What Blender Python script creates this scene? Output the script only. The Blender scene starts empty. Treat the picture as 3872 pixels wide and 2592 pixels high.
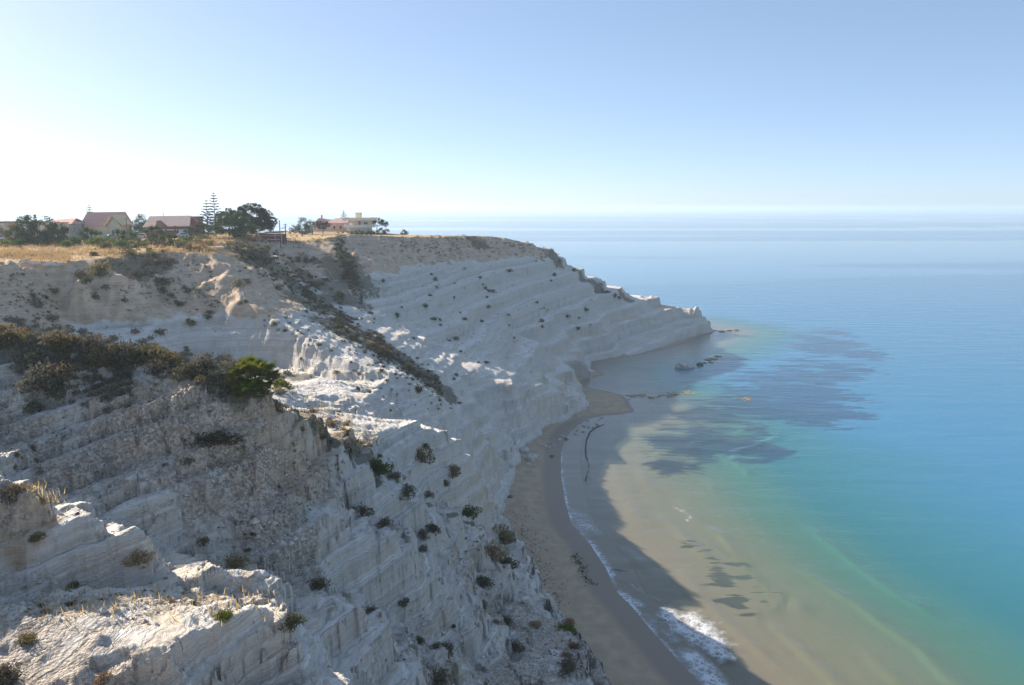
import bpy, bmesh, math, random, time
import numpy as np
from mathutils import Vector, Matrix
from mathutils.geometry import delaunay_2d_cdt
T0 = time.time()
C = bpy.context.scene
D = bpy.data

# ------------------------------------------------------------------ camera
CAM_H, PITCH, FPX, CX, CY = 50.0, math.radians(9.84), 781.0, 512.0, 342.5
cam_d = D.cameras.new('camera')
cam_d.sensor_width = 36.0
cam_d.lens = 36.0 * FPX / 1024.0
cam_d.clip_start, cam_d.clip_end = 0.5, 60000
cam = D.objects.new('camera', cam_d)
cam.location = (0, 0, CAM_H)
cam.rotation_euler = (math.radians(90) - PITCH, 0, 0)
C.collection.objects.link(cam)
C.camera = cam

# ------------------------------------------------------------------ light
SUN_AZ, SUN_EL = 52.0, 22.8         # degrees to the left of +Y, degrees above the horizon
SUN_S, SKY_S, EXPO = 3.8, 0.145, 1.45
world = D.worlds.new('World')
C.world = world
world.use_nodes = True
wn, wl = world.node_tree.nodes, world.node_tree.links
sky = wn.new('ShaderNodeTexSky')
sky.sky_type = 'NISHITA'
sky.sun_disc = False
sky.sun_elevation = math.radians(SUN_EL)
sky.sun_rotation = math.radians(-SUN_AZ)
sky.altitude = 50
sky.air_density = 0.5
sky.dust_density = 0.35
sky.ozone_density = 5.2
wn['Background'].inputs['Strength'].default_value = SKY_S
soft = wn.new('ShaderNodeGamma')          # the thin morning veil evens the sky out
soft.inputs['Gamma'].default_value = 0.54
wl.new(sky.outputs[0], soft.inputs['Color'])
wl.new(soft.outputs[0], wn['Background'].inputs['Color'])
sun_d = D.lights.new('sun', 'SUN')
sun_d.energy = SUN_S
sun_d.angle = math.radians(0.5)
sun_d.color = (1.0, 0.87, 0.72)
sun = D.objects.new('sun', sun_d)
_az, _el = math.radians(SUN_AZ), math.radians(SUN_EL)
SUN_DIR = Vector((-math.sin(_az) * math.cos(_el), math.cos(_az) * math.cos(_el), math.sin(_el)))
sun.rotation_euler = SUN_DIR.to_track_quat('Z', 'Y').to_euler()
sun.location = (-80, 80, 120)
C.collection.objects.link(sun)
C.view_settings.view_transform = 'Standard'
C.view_settings.look = 'None'
C.view_settings.gamma = 1.0
C.view_settings.use_curve_mapping = False
C.view_settings.exposure = EXPO
C.render.engine = 'CYCLES'
C.cycles.use_denoising = True
C.cycles.max_bounces = 6
C.cycles.diffuse_bounces = 3
C.cycles.glossy_bounces = 2
C.cycles.transmission_bounces = 3
C.cycles.transparent_max_bounces = 12
C.cycles.volume_bounces = 1

# ------------------------------------------------------------------ helpers
R_ = random.Random(7)
cp, sp_ = math.cos(PITCH), math.sin(PITCH)

def P(px, py, Y):
    """pixel of the survey photograph + distance in metres -> a real place"""
    u, v = (px - CX), (CY - py)
    fwd = FPX * cp + v * sp_
    up = -FPX * sp_ + v * cp
    t = Y / fwd
    return (u * t, Y, CAM_H + up * t)

def Pz(px, py, z):
    u, v = (px - CX), (CY - py)
    fwd = FPX * cp + v * sp_
    up = -FPX * sp_ + v * cp
    t = (z - CAM_H) / up
    return (u * t, fwd * t, z)

def project(x, y, z):
    dz = z - CAM_H
    f = y * cp - dz * sp_
    u = y * sp_ + dz * cp
    return CX + FPX * x / f, CY - FPX * u / f

def _hash(ix, iy, seed):
    h = (ix.astype(np.int64) * 374761393 + iy.astype(np.int64) * 668265263 + seed * 982451653) & 0xFFFFFFFF
    h = ((h ^ (h >> 13)) * 1274126177) & 0xFFFFFFFF
    h = (h ^ (h >> 16)) & 0xFFFFFF
    return h.astype(np.float32) / 0xFFFFFF

def vnoise(x, y, seed=0):
    """gradient noise about -1..1"""
    ix, iy = np.floor(x), np.floor(y)
    fx, fy = (x - ix).astype(np.float32), (y - iy).astype(np.float32)
    ix, iy = ix.astype(np.int64), iy.astype(np.int64)
    u = fx * fx * fx * (fx * (fx * 6 - 15) + 10)
    v = fy * fy * fy * (fy * (fy * 6 - 15) + 10)
    def g(dx, dy):
        a = _hash(ix + dx, iy + dy, seed) * (2 * np.pi)
        return np.cos(a) * (fx - dx) + np.sin(a) * (fy - dy)
    a = g(0, 0) * (1 - u) + g(1, 0) * u
    b = g(0, 1) * (1 - u) + g(1, 1) * u
    return (a * (1 - v) + b * v) * 1.5

def fbm(x, y, oct=4, seed=0, gain=0.5):
    s, a, n = 0, 1.0, 0
    for i in range(oct):
        s = s + a * vnoise(x * 2 ** i + 17.3 * i, y * 2 ** i - 9.1 * i, seed + i)
        n += a
        a *= gain
    return s / n

def ridged(x, y, oct=3, seed=0):
    s, a, n = 0, 1.0, 0
    for i in range(oct):
        s = s + a * (1 - np.abs(vnoise(x * 2 ** i + 5.7 * i, y * 2 ** i + 3.3 * i, seed + i)) * 1.6)
        n += a
        a *= 0.5
    return s / n

def smooth(e0, e1, x):
    t = np.clip((x - e0) / (e1 - e0), 0, 1)
    return t * t * (3 - 2 * t)

def mesh_np(name, verts, faces4):
    me = D.meshes.new(name)
    nv, nf = len(verts), len(faces4)
    k = faces4.shape[1]
    me.vertices.add(nv)
    me.vertices.foreach_set('co', np.ascontiguousarray(verts, dtype=np.float32).ravel())
    me.loops.add(nf * k)
    me.loops.foreach_set('vertex_index', np.ascontiguousarray(faces4, dtype=np.int32).ravel())
    me.polygons.add(nf)
    me.polygons.foreach_set('loop_start', np.arange(0, nf * k, k, dtype=np.int32))
    me.update(calc_edges=True)
    me.validate()
    return me

def attr(me, name, vals):
    a = me.attributes.new(name, 'FLOAT', 'POINT')
    a.data.foreach_set('value', np.ascontiguousarray(vals, dtype=np.float32).ravel())

def link(name, me, mat=None, parent=None, smooth_=False):
    o = D.objects.new(name, me)
    C.collection.objects.link(o)
    if mat:
        me.materials.clear()
        me.materials.append(mat)
    if parent:
        o.parent = parent
    if smooth_:
        me.polygons.foreach_set('use_smooth', np.ones(len(me.polygons), dtype=bool))
    return o

def tag(o, label, cat, group=None):
    o['label'] = label
    o['category'] = cat
    if group:
        o['group'] = group
    return o

def thing(name, label, cat, loc, rz=0.0, group=None):
    o = D.objects.new(name, None)
    C.collection.objects.link(o)
    o.location = loc
    o.rotation_euler = (0, 0, rz)
    o.empty_display_size = 0.2
    return tag(o, label, cat, group)
# ------------------------------------------------------------------ survey of the coast: crests, gullies, edges
LINES = dict(
 R6=[(-60,322,66),(0,328,66),(27,338,66),(65,342,66),(100,347,66),(150,358,66),(205,368,64),(245,374,63),(270,388,62),(290,405,65),(310,413,68),(340,427,73),(370,441,79),(387,438,86),(428,418,99)],
 R7=[(428,418,99),(436,424,101),(457,437,106),(465,442,108),(473,455,111),(481,480,115),(490,500,117)],
 R4=[(352,462,66.5),(388,477,67.5),(405,495,69),(430,509,71),(446,520,73),(467,533,75),(473,554,74.5),(497,572,73.5),(522,575,74.5),(537,590,73.5),(562,612,71),(582,632,66.5),(597,648,62),(606,690,57),(620,740,50)],
 G74=[(380,455,78),(405,480,82),(425,493,86),(445,503,92),(470,518,100),(495,528,110)],
 R4b=[(455,512,84),(490,530,88),(517,535,90),(526,560,88),(537,582,86)],
 R3=[(240,540,52.5),(265,541,53),(291,527,54.5),(353,515,57.5),(363,523,58),(400,537,60),(418,546,61),(433,570,61),(455,600,60)],
 G34=[(345,497,63),(375,513,66),(410,523,68),(440,548,69.5),(470,585,70),(500,610,69),(530,640,65)],
 G23=[(30,482,52),(100,503,51.5),(160,535,51),(200,553,51),(240,560,51),(270,566,51.5),(300,572,52.8),(340,590,55),(400,617,57),(450,640,58),(500,665,58)],
 R2=[(-40,470,46),(0,478,46),(22,485,46),(57,502,46),(92,518,45.5),(124,530,45),(161,545,45),(179,555,45),(199,562,45.3),(227,570,45.5),(261,570,46.2),(284,575,46.6),(303,585,46.6),(341,597,47),(356,609,47),(381,624,47.3),(391,641,47.3),(423,671,47),(440,700,46)],
 G12=[(-30,594,43),(0,594,43),(64,588,43.6),(125,585,43.8),(190,588,44),(240,592,44.5),(280,603,44.5),(310,620,44.3),(330,650,43.5),(350,690,41.5)],
 R1c=[(-30,606,39),(33,605,39),(100,608,39),(160,612,39.5),(220,606,40),(270,603,40.5)],
 R1e=[(-30,690,32.5),(20,685,33),(67,676,33.5),(109,642,36),(125,648,35.5),(169,657,35),(200,640,36.5),(249,612,39.5),(276,609,40),(306,634,39.5),(320,660,39)],
 R1f=[(100,700,33.2),(180,700,34.2),(249,660,37.6),(262,690,36.8),(300,690,37.4)],
 R14=[(-40,258,149),(0,262,148),(24,267,147),(73,292,144.5),(127,309,144),(156,324,142)],
 R13=[(180,318,147),(200,310,151),(223,312,151)],
 R11=[(150,250,172),(215,252,172),(225,275,161),(242,298,151),(264,314,146),(300,332,140),(332,355,133),(363,364,129.5),(393,372,127.5),(419,384,128),(441,399,131),(454,406,134),(476,429,139),(492,455,143),(505,470,143)],
 R12=[(222,258,178),(257,268,178),(272,290,166),(300,318,154)],
 R8=[(319,378,116),(340,387,112),(373,394,109),(395,403,111),(403,413,113),(420,425,116),(450,445,120),(475,470,123),(490,495,124)],
 G78=[(270,392,96),(300,399,95),(330,408,96),(370,419,99),(410,423,107)],
 G89=[(275,368,138),(300,368,135),(319,374,131),(340,382,127),(380,388,122.5),(420,402,125),(450,420,128.5),(480,450,132.5)],
 G=[(300,290,186),(305,304,168),(340,325,160),(380,346,155),(410,366,152),(440,389,150),(465,410,149),(490,435,147)],
 YW=[(262,236,222),(290,241,225),(318,240,228),(330,238,230)],
 YB=[(266,262,212),(292,268,210),(318,272,208)],
 RV=[(330,238,230),(345,255,218),(357,275,208),(365,295,200)],
 HB=[(368,270,215),(387,266,228),(435,261,255),(455,258,265),(516,256,285),(557,258,302)],
 SK=[(345,234,238),(391,236,247),(430,237,268),(460,236,282),(491,236,292),(519,240,297),(545,247,304),(558,252,306)],
 HC=[(558,254,306),(575,262,310),(590,272,315),(610,282,320),(625,288,321),(640,294,321),(655,292,322),(665,303,320),(675,306,319),(690,306,318),(700,305,317),(706,315,316),(712,322,315),(716,329,315)],
 R10=[(455,378,160),(469,369,170),(484,378,168),(508,380,170),(515,384,167.5),(540,388,175),(566,392,183),(585,398,190),(603,403,194)],
 PE=[(-60,256,150),(13,261,147),(65,262,148),(118,256,162),(169,252,171)],
)
POINTS = [(30,400,59),(30,450,55),(100,400,60),(100,450,56),(180,400,59),(180,450,56),(180,500,53),(250,420,59.5),(250,470,57),(250,510,54),
 (320,440,66),(320,470,63),(320,500,60),(430,465,94),(465,500,104),
 (0,295,144),(30,302,143),(60,315,141),(100,328,139.5),(140,338,142),(218,330,147),(194,290,158),(165,303,154),
 (205,275,165),(230,310,150),(250,325,145.5),(280,345,140),(220,340,143.5),(240,362,140),(200,362,140),(260,345,142),
 (330,340,146),(370,356,144),(410,375,143),(470,400,152),(500,420,158),
 (400,250,241),(430,249,261),(470,248,278),(500,246,289),
 (400,320,192),(420,345,172),(450,350,181),(500,320,228),(500,345,200),(530,343,236),(560,345,240),(600,320,273),(620,340,272),(650,325,292),
 (560,300,275),(480,290,245),(430,295,222),(400,290,212),(520,280,272),(600,300,295),(690,318,308),(580,350,244),(640,310,298),(660,305,312),
 (504,361,187),(530,360,200),(562,355,216),(540,372,190),(575,370,205),(590,362,226),(603,370,231),
 (30,267,143),(80,270,142.5),(110,276,146),(120,268,157),(160,270,163),(190,266,168),(240,245,195),(255,250,192)]
FOOT = [(14,0),(14,25),(13,45),(11.5,60),(9.5,75),(8.3,81),(3,98),(0.5,112),(-2,120),(-.6,130),(.5,141),(3.8,164),(9,174),(15,185),(23,195.5),(20,201),(18,216),(22,225),(28,231),(26,240),(27,251),(35,256),(43,263),(61,282),(82,313.5),(85,317),(76,335),(50,352),(20,366),(-20,382),(-80,425),(-200,455),(-420,480)]
WORLD = [(0,0,46.5),(-6,-6,47.5),(-12,4,45),(0,8,42),(8,6,36),(-10,12,40),(0,16,35),(-25,18,36),(-15,24,32),(0,26,26),(8,30,18),(-45,20,40),(-45,32,33.5),(-30,28,31.5),
 (-60,64,41.8),(-80,60,43),(-70,40,39),(-100,40,44),(-60,-10,46),(-150,0,46),(0,-30,49),(10,-10,38),
 (-45,92,27),(-28,88,27),(-60,115,25),(-38,120,22),(-75,95,33),(-92,120,37.5),(-90,140,40.8),(-120,140,41),(-110,100,42),(-100,80,43),(-140,60,44),
 (-95,172,40),(-110,200,40),(-80,200,40),(-66,210,40.2),(-130,260,40),(-75,260,40.3),(-200,172,40),(-200,300,40),(-65,335,40),(-100,300,40),(-45,320,39),(-30,330,37),(-65,365,37),(-120,400,38),(-200,430,36),
 (-420,100,42),(-420,300,38),(-420,460,36),(-420,0,44),(-420,-60,44),(-150,-60,46),(20,340,20),(45,338,12),(-10,345,28),(65,328,6)]

def densify(pts, step=2.0):
    out = []
    for a, b in zip(pts[:-1], pts[1:]):
        n = max(1, int(math.dist(a[:2], b[:2]) / step))
        for i in range(n):
            t = i / n
            out.append(tuple(a[k] + (b[k] - a[k]) * t for k in range(3)))
    out.append(tuple(pts[-1]))
    return out

pts3 = []
for nm, ln in LINES.items():
    w = [P(*q) for q in ln]
    pts3 += densify(w, 1.5 if w[0][1] < 130 else 3.0)
pts3 += [P(*q) for q in POINTS] + WORLD
foot3 = [(x, y, 1.3 if y < 205 else 0.2) for x, y in FOOT]
pts3 += densify(foot3, 3.0)
sea_off = []
for i, (x, y) in enumerate(FOOT):          # just outside the foot the rock dives under sand and water
    a = FOOT[max(0, i - 1)]
    b = FOOT[min(len(FOOT) - 1, i + 1)]
    dx, dy = b[0] - a[0], b[1] - a[1]
    l = math.hypot(dx, dy)
    sea_off.append((x + dy / l * 2.2, y - dx / l * 2.2, -3.0))
pts3 += densify(sea_off, 4.0)
pts3 += [(150, 0, -3), (150, 200, -3), (150, 330, -3), (120, 470, -3), (60, 100, -3), (60, 200, -3), (-100, 500, -3), (-430, 520, -3), (40, -60, -3), (60, 30, -3), (40, 230, -3)]

GX0, GX1, GY0, GY1, GS = -300.0, 110.0, -30.0, 420.0, 0.3
gnx, gny = int((GX1 - GX0) / GS) + 1, int((GY1 - GY0) / GS) + 1
def build_base():
    seen, v2, vz = set(), [], []
    for p in pts3:
        k = (round(p[0] * 2), round(p[1] * 2))
        if k in seen:
            continue
        seen.add(k)
        v2.append(Vector((p[0], p[1])))
        vz.append(p[2])
    ov, oe, of, vo, _, _ = delaunay_2d_cdt(v2, [], [], 0, 1e-4)
    xs = np.array([v.x for v in ov]); ys = np.array([v.y for v in ov])
    zs = np.array([vz[o[0]] if o else 0.0 for o in vo])
    H = np.full((gny, gnx), -3.0, dtype=np.float32)
    for f in of:
        x, y, z = xs[f], ys[f], zs[f]
        i0 = max(0, int((x.min() - GX0) / GS)); i1 = min(gnx - 1, int((x.max() - GX0) / GS) + 1)
        j0 = max(0, int((y.min() - GY0) / GS)); j1 = min(gny - 1, int((y.max() - GY0) / GS) + 1)
        if i1 < i0 or j1 < j0:
            continue
        X, Y = np.meshgrid(GX0 + GS * np.arange(i0, i1 + 1), GY0 + GS * np.arange(j0, j1 + 1))
        d = (y[1] - y[2]) * (x[0] - x[2]) + (x[2] - x[1]) * (y[0] - y[2])
        if abs(d) < 1e-9:
            continue
        a = ((y[1] - y[2]) * (X - x[2]) + (x[2] - x[1]) * (Y - y[2])) / d
        b = ((y[2] - y[0]) * (X - x[2]) + (x[0] - x[2]) * (Y - y[2])) / d
        c = 1 - a - b
        m = (a >= -1e-6) & (b >= -1e-6) & (c >= -1e-6)
        H[j0:j1 + 1, i0:i1 + 1][m] = (a * z[0] + b * z[1] + c * z[2])[m]
    return H

def box_blur(A, r):
    if r < 1:
        return A
    for ax in (0, 1):
        pad = [(0, 0), (0, 0)]
        pad[ax] = (r + 1, r)
        cs = np.cumsum(np.pad(A, pad, mode='edge').astype(np.float64), axis=ax)
        n = A.shape[ax]
        A = ((cs.take(range(2 * r + 1, 2 * r + 1 + n), ax) - cs.take(range(0, n), ax)) / (2 * r + 1)).astype(np.float32)
    return A

HB_ = build_base()
H1 = box_blur(HB_, 1)
H4 = box_blur(box_blur(HB_, 4), 4)
_yy = (GY0 + GS * np.arange(gny))[:, None]
_w = smooth(110, 190, _yy).astype(np.float32)
H0 = H1 * (1 - 0.55 * _w) + H4 * 0.55 * _w
HW = box_blur(box_blur(HB_, 14), 14)              # broad form, for the sense of crest or hollow

def bil(A, x, y):
    fx = np.clip((x - GX0) / GS, 0, gnx - 1.001)
    fy = np.clip((y - GY0) / GS, 0, gny - 1.001)
    i, j = fx.astype(np.int32), fy.astype(np.int32)
    u, v = (fx - i).astype(np.float32), (fy - j).astype(np.float32)
    return (A[j, i] * (1 - u) + A[j, i + 1] * u) * (1 - v) + (A[j + 1, i] * (1 - u) + A[j + 1, i + 1] * u) * v

# strata: stacks of beds of uneven thickness; hard beds stand as risers, soft ones weather back to benches
def _stack(seed, lo, hi, top=50.0):
    rs = np.random.RandomState(seed)
    t = [-10.0]
    while t[-1] < top:
        t.append(t[-1] + rs.uniform(lo, hi) * (1.7 if rs.rand() < .15 else 1.0))
    return np.array(t)
T_HEAD, T_BIG, T_MID, T_FINE = _stack(8, 2.6, 6.0), _stack(5, 1.7, 3.6), _stack(11, 0.55, 1.25), _stack(12, 0.22, 0.5)
def terrace(s, t, hard):
    k = np.clip(np.searchsorted(t, s.ravel()) - 1, 0, len(t) - 2).reshape(s.shape)
    a, b = t[k], t[k + 1]
    f = (s - a) / (b - a)
    # flat bench low in the bed, then a steep riser leaning into the next bench
    g = np.where(f < 0.62, 0.16 * f / 0.62, 0.16 + 0.84 * smooth(0.62, 1.0, f) ** (1.0 / hard))
    return a + g * (b - a), (k, f)

def blocks(x, y, L, ang, seed):
    c, q = math.cos(ang), math.sin(ang)
    wx_ = fbm(x / (L * 2.2), y / (L * 2.2), 2, seed) * L * 0.7
    u = (x * c + y * q + wx_) / L
    v = (-x * q + y * c - wx_ * .8) / (L * 0.7)
    iu = np.floor(u).astype(np.int64)
    iv = np.floor(v + _hash(iu, iu * 0, seed + 1)).astype(np.int64)
    return _hash(iu, iv, seed) - 0.5

def ground(x, y, full=False):
    x = np.asarray(x, dtype=np.float64); y = np.asarray(y, dtype=np.float64)
    r = np.hypot(x, y)
    far = smooth(90, 180, r)
    hd0 = smooth(175, 215, y) * smooth(-40, -10, x + 0.0 * y)
    w1 = 1.0 + 1.2 * far - 1.1 * hd0
    xw = x + w1 * fbm(x / 8, y / 8, 3, 3) + 0.45 * fbm(x / 1.7, y / 1.7, 3, 5)
    yw = y + w1 * fbm(x / 8, y / 8, 3, 4) + 0.45 * fbm(x / 1.7, y / 1.7, 3, 6)
    h = bil(H0, xw, yw)
    e = 1.2
    sx = (bil(H1, xw + e, yw) - bil(H1, xw - e, yw)) / (2 * e)
    sy = (bil(H1, xw, yw + e) - bil(H1, xw, yw - e)) / (2 * e)
    slope = np.hypot(sx, sy)
    crest = h - bil(HW, xw, yw)
    plateau = smooth(35.5, 39, h) * smooth(0.5, 0.15, slope) * smooth(100, 140, y)
    marl = 1 - smooth(30.8, 33.8, h + 1.6 * fbm(x / 10, y / 10, 3, 21) + 2.6 * smooth(-22, -34, x) * smooth(112, 125, y) * smooth(185, 165, y)) * smooth(70, 130, y)
    marl = np.clip(marl, 0, 1) * (1 - plateau)
    st = smooth(0.25, 0.7, slope)
    head = smooth(175, 215, y) * smooth(-40, -10, x + 0.0 * y)
    soilz = (1 - marl) * (1 - plateau) * smooth(80, 110, y)
    # gullies and rills following the fall line, knobs and hollows between them
    rill = ridged(x / 3.0, y / 3.0, 3, 31) - 0.6
    gul = ridged(x / 10.0, y / 10.0, 3, 41) - 0.6
    h = h + st * ((0.5 - 0.36 * head) * rill + (1.0 + 0.5 * far - 1.2 * head) * gul + soilz * (1.7 + 1.0 * smooth(190, 230, y)) * (ridged(x / 8.0, y / 8.0, 3, 45) - 0.6))
    h = h + soilz * 1.3 * fbm(x / 9, y / 9, 3, 46)
    crag = ridged(x / 1.6, y / 1.6, 3, 53) - 0.6
    h = h + (0.30 * (1 - .82 * head) * fbm(x / 2.4, y / 2.4, 4, 51) + 0.16 * crag * (1 - 0.6 * far) + 0.09 * fbm(x / .45, y / .45, 3, 52) * (1 - far)) * (1 - 0.75 * plateau)
    h = h + (1 - plateau) * smooth(0.15, 0.4, slope) * (1 - soilz * .6) * (1 - .78 * far) * (1 - .9 * head) * (0.62 * (1 - .6 * smooth(92, 112, y)) * blocks(x, y, 2.3, .5, 101) + 0.34 * blocks(x, y, .95, .9, 111) + 0.16 * blocks(x, y, .45, .2, 121) * (1 - far))
    # beds, dipping gently away from the camera side
    dip = 0.045 * x + 0.26 * smooth(125, 75, y) * (x + 32) - 0.02 * y + 0.06 * head * np.maximum(y - 205, 0)
    s = h - dip + 0.55 * (1 - .62 * head) * fbm(x / 16, y / 16, 2, 61) + 0.22 * (1 - .8 * head) * fbm(x / 3.0, y / 3.0, 2, 62) + 0.08 * fbm(x / .8, y / .8, 2, 63)
    bedz = marl * (0.12 * (1 - head) + (0.88 + .12 * head) * smooth(0.24, 0.52, slope + .3 * head))
    patch = 0.5 + 0.9 * fbm(x / 9, y / 9, 2, 71)
    b1 = bedz * np.clip(0.78 + 0.35 * (patch - .5), 0, 0.97)
    midz = smooth(92, 112, y) * smooth(185, 160, y) * smooth(-6, -18, x)
    b1 = b1 * (1 - 0.75 * midz)
    bedz = bedz * (1 - 0.3 * midz)
    t0, (_, f0) = terrace(s, T_HEAD, 2.0)
    s0 = s + (t0 - s) * bedz * head * 0.85
    t1, (k1, f1) = terrace(s0, T_BIG, 2.2)
    s1 = s0 + (t1 - s0) * b1
    t2, (k2, f2) = terrace(s1, T_MID, 2.0)
    s2 = s1 + (t2 - s1) * bedz * np.clip(0.85 + 0.3 * (patch - .5), 0, 0.97)
    t3, _ = terrace(s2, T_FINE, 1.6)
    s3 = s2 + (t3 - s2) * bedz * 0.6 * (1 - far)
    h2 = h + (s3 - s)
    under = smooth(0.4, -0.6, bil(H0, xw, yw))
    h2 = h2 * (1 - under) + bil(H0, xw, yw) * under
    if not full:
        return h2
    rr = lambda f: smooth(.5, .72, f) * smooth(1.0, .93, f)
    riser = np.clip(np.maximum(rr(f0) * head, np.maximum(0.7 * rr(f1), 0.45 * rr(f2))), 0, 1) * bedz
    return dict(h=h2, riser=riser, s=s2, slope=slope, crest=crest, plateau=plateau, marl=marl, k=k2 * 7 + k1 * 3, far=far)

# column-adaptive sheet: every radial profile is sampled evenly along its own surface
NT, NR = 900, 1050
th = np.linspace(math.radians(-47), math.radians(18), NT)
rf = np.exp(np.linspace(math.log(10), math.log(445), 2600))
TH, RF = np.meshgrid(th, rf, indexing='ij')
zf = ground(RF * np.sin(TH), RF * np.cos(TH))
dr = np.diff(RF, axis=1); dz = np.diff(zf, axis=1)
view = 1.0 / RF[:, 1:]
dsw = np.sqrt((dr * 0.55) ** 2 + dz ** 2) * view
dsw = np.where(zf[:, 1:] < -2.6, dsw * 0.05, dsw)
def _smooth_cols(A, w):
    B = np.cumsum(np.pad(A, ((w + 1, w), (0, 0)), mode='edge'), axis=0)
    return (B[2 * w + 1:] - B[:-2 * w - 1]) / (2 * w + 1)
dsw = _smooth_cols(_smooth_cols(dsw, 22), 22)
dsw = dsw + 0.15 * dsw.mean(1, keepdims=True)
cum = np.concatenate([np.zeros((NT, 1)), np.cumsum(dsw, axis=1)], axis=1)
cumn = cum / cum[:, -1:]
lnr = np.log(rf)
RR = np.empty((NT, NR))
q = np.linspace(0, 1, NR)
for i in range(NT):
    RR[i] = np.interp(q, cumn[i], lnr)
RR = np.exp(RR)
XX, YY = RR * np.sin(th)[:, None], RR * np.cos(th)[:, None]
G_ = ground(XX, YY, True)
ZZ = G_['h']
print('terrain numpy', round(time.time() - T0, 1))
# ------------------------------------------------------------------ material helpers
def new_mat(name):
    m = D.materials.new(name)
    m.use_nodes = True
    nt = m.node_tree
    nt.nodes.clear()
    return m, NT_(nt)

class NT_:
    """tiny node-graph writer"""
    def __init__(self, nt):
        self.nt = nt
    def n(self, t, **kw):
        nd = self.nt.nodes.new(t)
        for k, v in kw.items():
            setattr(nd, k, v)
        return nd
    def set(self, sock, v):
        if hasattr(v, 'is_output'):
            self.nt.links.new(v, sock)
        elif isinstance(v, (tuple, list)) and sock.type == 'RGBA' and len(v) == 3:
            sock.default_value = (*v, 1)
        else:
            sock.default_value = v
    def pos(self):
        return self.n('ShaderNodeNewGeometry').outputs['Position']
    def obj(self):
        return self.n('ShaderNodeTexCoord').outputs['Object']
    def attr(self, name):
        return self.n('ShaderNodeAttribute', attribute_name=name).outputs['Fac']
    def rnd(self):
        return self.n('ShaderNodeObjectInfo').outputs['Random']
    def scale(self, v, s):
        m = self.n('ShaderNodeVectorMath', operation='MULTIPLY')
        self.set(m.inputs[0], v); m.inputs[1].default_value = s
        return m.outputs[0]
    def noise(self, v, scale, detail=4, rough=0.55, dist=0.0):
        t = self.n('ShaderNodeTexNoise')
        self.set(t.inputs['Vector'], v)
        t.inputs['Scale'].default_value = scale
        t.inputs['Detail'].default_value = detail
        t.inputs['Roughness'].default_value = rough
        t.inputs['Distortion'].default_value = dist
        return t.outputs['Fac']
    def voro(self, v, scale, feature='F1', out='Distance'):
        t = self.n('ShaderNodeTexVoronoi', feature=feature)
        self.set(t.inputs['Vector'], v)
        t.inputs['Scale'].default_value = scale
        return t.outputs[out]
    def math(self, op, a, b=0.0, clamp=False):
        m = self.n('ShaderNodeMath', operation=op, use_clamp=clamp)
        self.set(m.inputs[0], a); self.set(m.inputs[1], b)
        return m.outputs[0]
    def ramp(self, f, lo, hi, a=0.0, b=1.0):
        m = self.n('ShaderNodeMapRange', interpolation_type='SMOOTHSTEP')
        self.set(m.inputs['Value'], f)
        m.inputs['From Min'].default_value = lo; m.inputs['From Max'].default_value = hi
        m.inputs['To Min'].default_value = a; m.inputs['To Max'].default_value = b
        return m.outputs['Result']
    def mix(self, f, a, b, mode='MIX'):
        m = self.n('ShaderNodeMix', data_type='RGBA', blend_type=mode)
        self.set(m.inputs[0], f); self.set(m.inputs[6], a); self.set(m.inputs[7], b)
        return m.outputs[2]
    def bump(self, h, strength=0.5, dist=0.1, normal=None):
        b = self.n('ShaderNodeBump')
        b.inputs['Strength'].default_value = strength
        b.inputs['Distance'].default_value = dist
        self.set(b.inputs['Height'], h)
        if normal is not None:
            self.set(b.inputs['Normal'], normal)
        return b.outputs['Normal']
    def principled(self, color, rough=0.8, normal=None, metal=0.0, spec=0.3, **kw):
        p = self.n('ShaderNodeBsdfPrincipled')
        self.set(p.inputs['Base Color'], color)
        self.set(p.inputs['Roughness'], rough)
        p.inputs['Metallic'].default_value = metal
        p.inputs['Specular IOR Level'].default_value = spec
        for k, v in kw.items():
            self.set(p.inputs[k], v)
        if normal is not None:
            self.set(p.inputs['Normal'], normal)
        return p.outputs[0]
    def out(self, sh):
        o = self.n('ShaderNodeOutputMaterial')
        self.nt.links.new(sh, o.inputs['Surface'])

def simple_mat(name, col, rough=0.8, var=0.12, scale=2.0, spec=0.3, metal=0.0, bump=0.0):
    m, g = new_mat(name)
    v = g.obj()
    f = g.noise(v, scale, 5, 0.6)
    dark = tuple(c * (1 - var * 1.6) for c in col); lite = tuple(min(0.85, c * (1 + var)) for c in col)
    c = g.mix(g.ramp(f, 0.3, 0.7), dark, lite)
    nrm = g.bump(g.noise(v, scale * 8, 3), bump, 0.03) if bump else None
    g.out(g.principled(c, rough, nrm, metal, spec))
    return m

# ------------------------------------------------------------------ cliff material
MARL, g = new_mat('marl_and_soil')
p = g.pos()
marl, soil_g, scree, vegm, bed = g.attr('marl'), g.attr('grass'), g.attr('scree'), g.attr('veg'), g.attr('bed')
n_big = g.noise(p, 0.09, 5, 0.6)
n_mid = g.noise(p, 0.55, 6, 0.62)
n_fine = g.noise(p, 3.2, 6, 0.65)
strip = g.noise(g.scale(p, (0.10, 0.10, 2.2)), 1.6, 4, 0.6, 0.4)
strat = g.attr('strat')
def bands(k, detail=3, jit=0.10):
    t = g.n('ShaderNodeTexNoise', noise_dimensions='1D')
    g.set(t.inputs['W'], g.math('MULTIPLY', g.math('ADD', strat, g.math('MULTIPLY', g.math('SUBTRACT', n_mid, 0.5), jit * 4)), k))
    t.inputs['Detail'].default_value = detail
    return t.outputs['Fac']
b_wide, b_thin = bands(0.55), bands(2.6, 4, .06)
white = g.mix(g.ramp(n_mid, 0.32, 0.7), (0.655, 0.625, 0.57), (0.79, 0.77, 0.725))
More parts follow.
